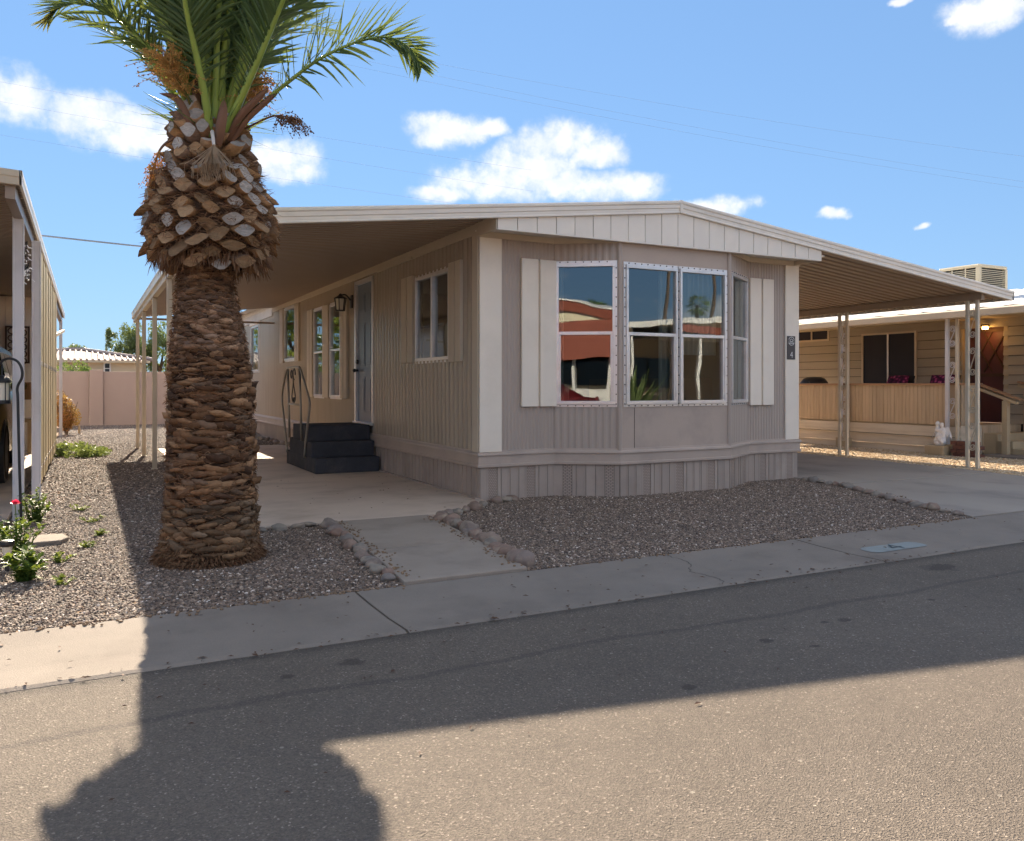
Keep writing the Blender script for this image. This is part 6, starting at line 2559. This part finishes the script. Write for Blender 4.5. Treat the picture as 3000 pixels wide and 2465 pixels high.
herb('rose_bush', 'green rose bush close against the second carport post', (-.40, 8.35), .15, .28, 26, .045, 'leaf', 31, 'rose bushes by the carport')
herb('rose_bush', 'rose bush with one pink bloom in front of the carport post', (-.42, 6.62), .16, .32, 34, .045, 'leaf', 32, 'rose bushes by the carport', flower=((-.475, 7.2, .30), .045))
herb('rose_bush', 'low rose bush nearest the street at the left edge', (-.33, 5.85), .11, .20, 18, .06, 'leaf', 33, 'rose bushes by the carport')
W_LAB = ['yellow green weed sprout %s' % s for s in ('nearest the street at the left edge', 'right of the low rose bush', 'in the gravel right of the solar light', 'near the stepping stone', 'between the stepping stone and palm shadow',
         'in the sunlit gravel left of the palm', 'by the foot of the carport post', 'far out in the gravel beyond the rose bushes', 'at the left picture edge in the gravel')]
for i, (x, y, s) in enumerate(((-.55, 5.35, .07), (-.14, 5.62, .09), (-.17, 6.35, .1), (.02, 6.85, .07), (.08, 7.35, .08), (.05, 8.1, .09), (-.62, 7.4, .1), (-.05, 8.9, .09), (-.6, 5.7, .06))):
    herb('weed', W_LAB[i], (x, y), s * 1.1, s * .6, 6, .03, 'leaf_weed', 50 + i, 'weeds in the gravel')
# creeping patch by the screen end
gp = MB()
rr = random.Random(12)
for i in range(34):
    f = rr.random()
    leaf_cloud(gp, (-.44 + .72 * f, 15.75 + rr.uniform(-.5, .5), .05 + .13 * (1 - f) * rr.random()), (.12, .18, .06 + .09 * (1 - f)), 70, .035, rr)
tag(gp.build('ground_cover', 'leaf_grey', None, kind='stuff'), 'green creeping ground cover at the end of the board screen', 'ground cover')
o = MB().blob((-.15, 22.8, .1), (.03, .03, .11), 2, .2, 3).build('garden_ornament', 'block', None, smooth=True)
tag(o, 'tiny pale ornament standing in the gravel before the wall', 'ornament')
o = slab(MB(), [(-.35, 7.05), (-.17, 7.07), (-.12, 7.2), (-.16, 7.38), (-.33, 7.4), (-.42, 7.2)], -.01, .028).build('stepping_stone', 'concrete', None, bevel=.008)
tag(o, 'pale flat stepping stone in the gravel by the rose bushes', 'stone')

# ------------------------------------------------------------------ overhead wires


def wire(a, b, sag, r, label, name='overhead_wire', group='overhead wires'):
    a, b = Vector(a), Vector(b)
    pts = []
    for i in range(25):
        f = i / 24
        p = a.lerp(b, f)
        p.z -= sag * 4 * f * (1 - f)
        pts.append(p)
    o = MB().tube(pts, r, 5).build(name, 'wire_grey', None)
    tag(o, label, 'wire', group)


wire((-6, 14.2, 3.75), (4.6, 13.8, 3.22), .06, .013, 'thick service cable from the left carport to the home', 'service_cable', None)
for (p, q_, d, l) in (((-300, 113), (1100, 352), 34, 'topmost of the three wires crossing the clouds at left'), ((-300, 153), (1100, 395), 34, 'middle of the three wires crossing the clouds at left'), ((-300, 228), (1100, 442), 34, 'lowest of the three wires crossing the clouds at left'),
                       ((500, 52), (2300, 345), 38, 'topmost of the three wires crossing the sky at right'), ((500, 68), (2300, 402), 38, 'middle of the three wires crossing the sky at right'), ((500, 85), (2300, 414), 38, 'lowest of the three wires crossing the sky at right')):
    wire(at(*p, d), at(*q_, d + 3), .5 if d == 38 else .15, .0032, l)
# ------------------------------------------------------------------ across the street (seen mirrored in the panes)
sheet('far_pavement', [(-60, -5.4), (60, -5.4), (60, -4.6), (-60, -4.6)], -.02, 'concrete')
sheet('far_yard', [(-60, -60), (60, -60), (60, -5.4), (-60, -5.4)], -.03, 'earth_tan')
rh = thing('red_trim_house', 'mobile home with red awnings and cream gable across the street', 'house', (-6, -7, 0))
MB().box(-8.6, -3.6, -20, -7.0, 0, 3.2).build('wall', 'cream_yellow', rh)
pk, lx, rx = (-6.15, 3.95), (-9.2, 3.35), (-3.0, 3.25)
MB().prism([(lx[0], -6.4, 3.0), (rx[0], -6.4, 3.0), (rx[0], -6.4, rx[1]), (pk[0], -6.4, pk[1]), (lx[0], -6.4, lx[1])][::-1], (0, -.05, 0)).build('gable', 'cream_yellow', rh)
for a, b in ((lx, pk), (pk, rx)):
    MB().prism([(a[0], -6.30, a[1] - .30), (b[0], -6.30, b[1] - .30), (b[0], -6.30, b[1]), (a[0], -6.30, a[1])], (0, -.06, 0)).build('fascia', 'red_house', rh)
    MB().prism([(a[0], -6.25, a[1] + .0), (b[0], -6.25, b[1] + .0), (b[0], -6.25, b[1] + .05), (a[0], -6.25, a[1] + .05)], (0, -14, 0)).build('roof', 'white_metal', rh)
for i in range(14):
    z = 3.22 - i * .085
    y = -6.2 + i * .06
    MB().hexa([(-9.0, y, z - .09), (-3.2, y, z - .09), (-3.2, y - .02, z - .09), (-9.0, y - .02, z - .09), (-9.0, y - .05, z), (-3.2, y - .05, z), (-3.2, y - .07, z), (-9.0, y - .07, z)]).build('awning_slat', 'red_house', rh)
MB().box(-8.6, -3.6, -6.99, -6.95, 1.25, 2.3).build('window', 'car_glass', rh)
for x in (-8.2, -6.7, -5.2, -3.9):
    MB().box(x - .05, x + .05, -5.9, -5.8, 0, 2.15).build('post', 'white_metal', rh)
MB().box(-8.6, -3.6, -5.9, -5.85, .35, 1.1).build('skirt_wall', 'white_metal', rh)
make_car('street_car', 'red car parked across the street', (-5.7, -3.9, -.02), R(-90), 4.5, 1.76, 1.30, 'car_red', False)
wh = thing('grey_roof_house', 'white-roofed mobile home with dark carport across the street', 'house', (17, -9, 0))
MB().box(13.2, 22, -22, -10, 0, 2.9).build('wall', 'interior', wh)
rows = [[(x, y, 2.95 + (x - 13) * .085 if x < 18.5 else 3.42 - (x - 18.5) * .06) for x in (12.2, 14, 16, 18.5, 22, 25)] for y in (-6.2, -22)]
MB().grid(rows).build('roof', 'white_metal', wh)
MB().grid([[(x, -6.18, (2.95 + (x - 13) * .085 if x < 18.5 else 3.42 - (x - 18.5) * .06) + dz) for x in (12.2, 14, 16, 18.5, 22, 25)] for dz in (.03, -.15)]).build('fascia', 'white_metal', wh)
MB().box(16.8, 25, -6.3, -6.25, 2.9, 3.12).build('trim_band', 'red_house', wh)
for x in (12.8, 15.3, 18.0, 21.0):
    MB().box(x - .05, x + .05, -6.6, -6.5, 0, 3.0).build('post', 'white_metal', wh)
MB().box(14.5, 16, -9.98, -9.94, 1.1, 2.2).build('window', 'car_glass', wh)
MB().box(17.5, 19.5, -9.98, -9.94, 1.1, 2.2).build('window', 'car_glass', wh)
tree('street_tree', 'round green tree behind the white roof across the street', (21.5, -20, 0), 2.6, [((0, 0, 4.2), (1.7, 1.6, 1.3)), ((1.2, 0, 4.7), (1.3, 1.4, 1.1)), ((-1.2, 0, 3.8), (1.2, 1.2, .9))], 3000, .16, 'leaf', None, .2, .2, 41)


def fan_palm(name, label, base, h, lean, seed, crown=1.1):
    r_ = random.Random(seed)
    t = thing(name, label, 'palm tree', base, 'fan palms across the street')
    b = Vector(base)
    top = b + Vector((lean, 0, h))
    MB().tube([b, b.lerp(top, .5) + Vector((-lean * .15, 0, 0)), top], [.24, .17, .15], 8).build('trunk', 'bark_tree', t, smooth=True)
    q = MB()
    for i in range(46):
        a = r_.uniform(0, 6.28)
        e = r_.uniform(-.9, 1.3)
        d = Vector((math.cos(a) * math.cos(e), math.sin(a) * math.cos(e), math.sin(e)))
        c = top + d * crown * .5
        s = d.cross(Vector((0, 0, 1))).normalized()
        u = s.cross(d)
        for k in range(9):
            f = (k - 4) / 4
            tip = c + (d * math.cos(f * 1.25) + s * math.sin(f * 1.25)) * crown * .62 - u * .08 * abs(f) + Vector((0, 0, -.12))
            w = s * .035
            q.poly([c, c.lerp(tip, .5) + w + u * .02, tip, c.lerp(tip, .5) - w])
    q.build('crown', 'leaf', t)
    return t


fan_palm('fan_palm', 'fan palm showing its crown above the white roof across the street', (45.6, -39.5, 0), 8.0, .3, 1)
fan_palm('fan_palm', 'tall leaning fan palm across the street', (37.5, -34, 0), 15, 2.0, 2)
fan_palm('fan_palm', 'second tall fan palm across the street', (44, -36, 0), 17, 1.4, 3)
fan_palm('fan_palm', 'fan palm behind the red gable across the street', (-14, -19.5, 0), 4.9, .1, 4, .8)
ag = thing('agave_plant', 'large grey green agave by the street opposite', 'agave', (14.2, -5.0, 0))
r_ = random.Random(6)
for i in range(26):
    a = i * 2.4
    e = R(28 + 55 * (i / 26))
    d = Vector((math.cos(a) * math.cos(e), math.sin(a) * math.cos(e), math.sin(e)))
    s = d.cross(Vector((0, 0, 1))).normalized()
    u = s.cross(d)
    L = r_.uniform(1.5, 2.1)
    b = Vector((14.2, -5.0, .1))
    rows = []
    for f, w in ((0, .08), (.3, .10), (.7, .06), (1, .003)):
        c = b + d * L * f + Vector((0, 0, -.12 * f * f))
        rows.append([c - s * w, c - u * w * .35, c + s * w])
    MB().grid(rows).build('agave_leaf', 'leaf_grey', ag)
# trees mirrored in the side windows
for i, (tx, l) in enumerate(((-6.2, 'tall leafy tree beyond the left house, mirrored in the double window'), (-10.5, 'second tall leafy tree farther left, mirrored in the side windows'))):
    tree('side_tree', l, (tx, 60, 0), 3.2, [((0, 0, 5.4), (2.4, 2, 2.2)), ((1.4, 0, 6.6), (1.8, 1.6, 1.6)), ((-1.6, 0, 4.6), (1.8, 1.5, 1.6)), ((.6, 0, 3.2), (2, 1.5, 1.2))], 3600, .2, 'leaf_weed', None, .25, .3, 43 + i)
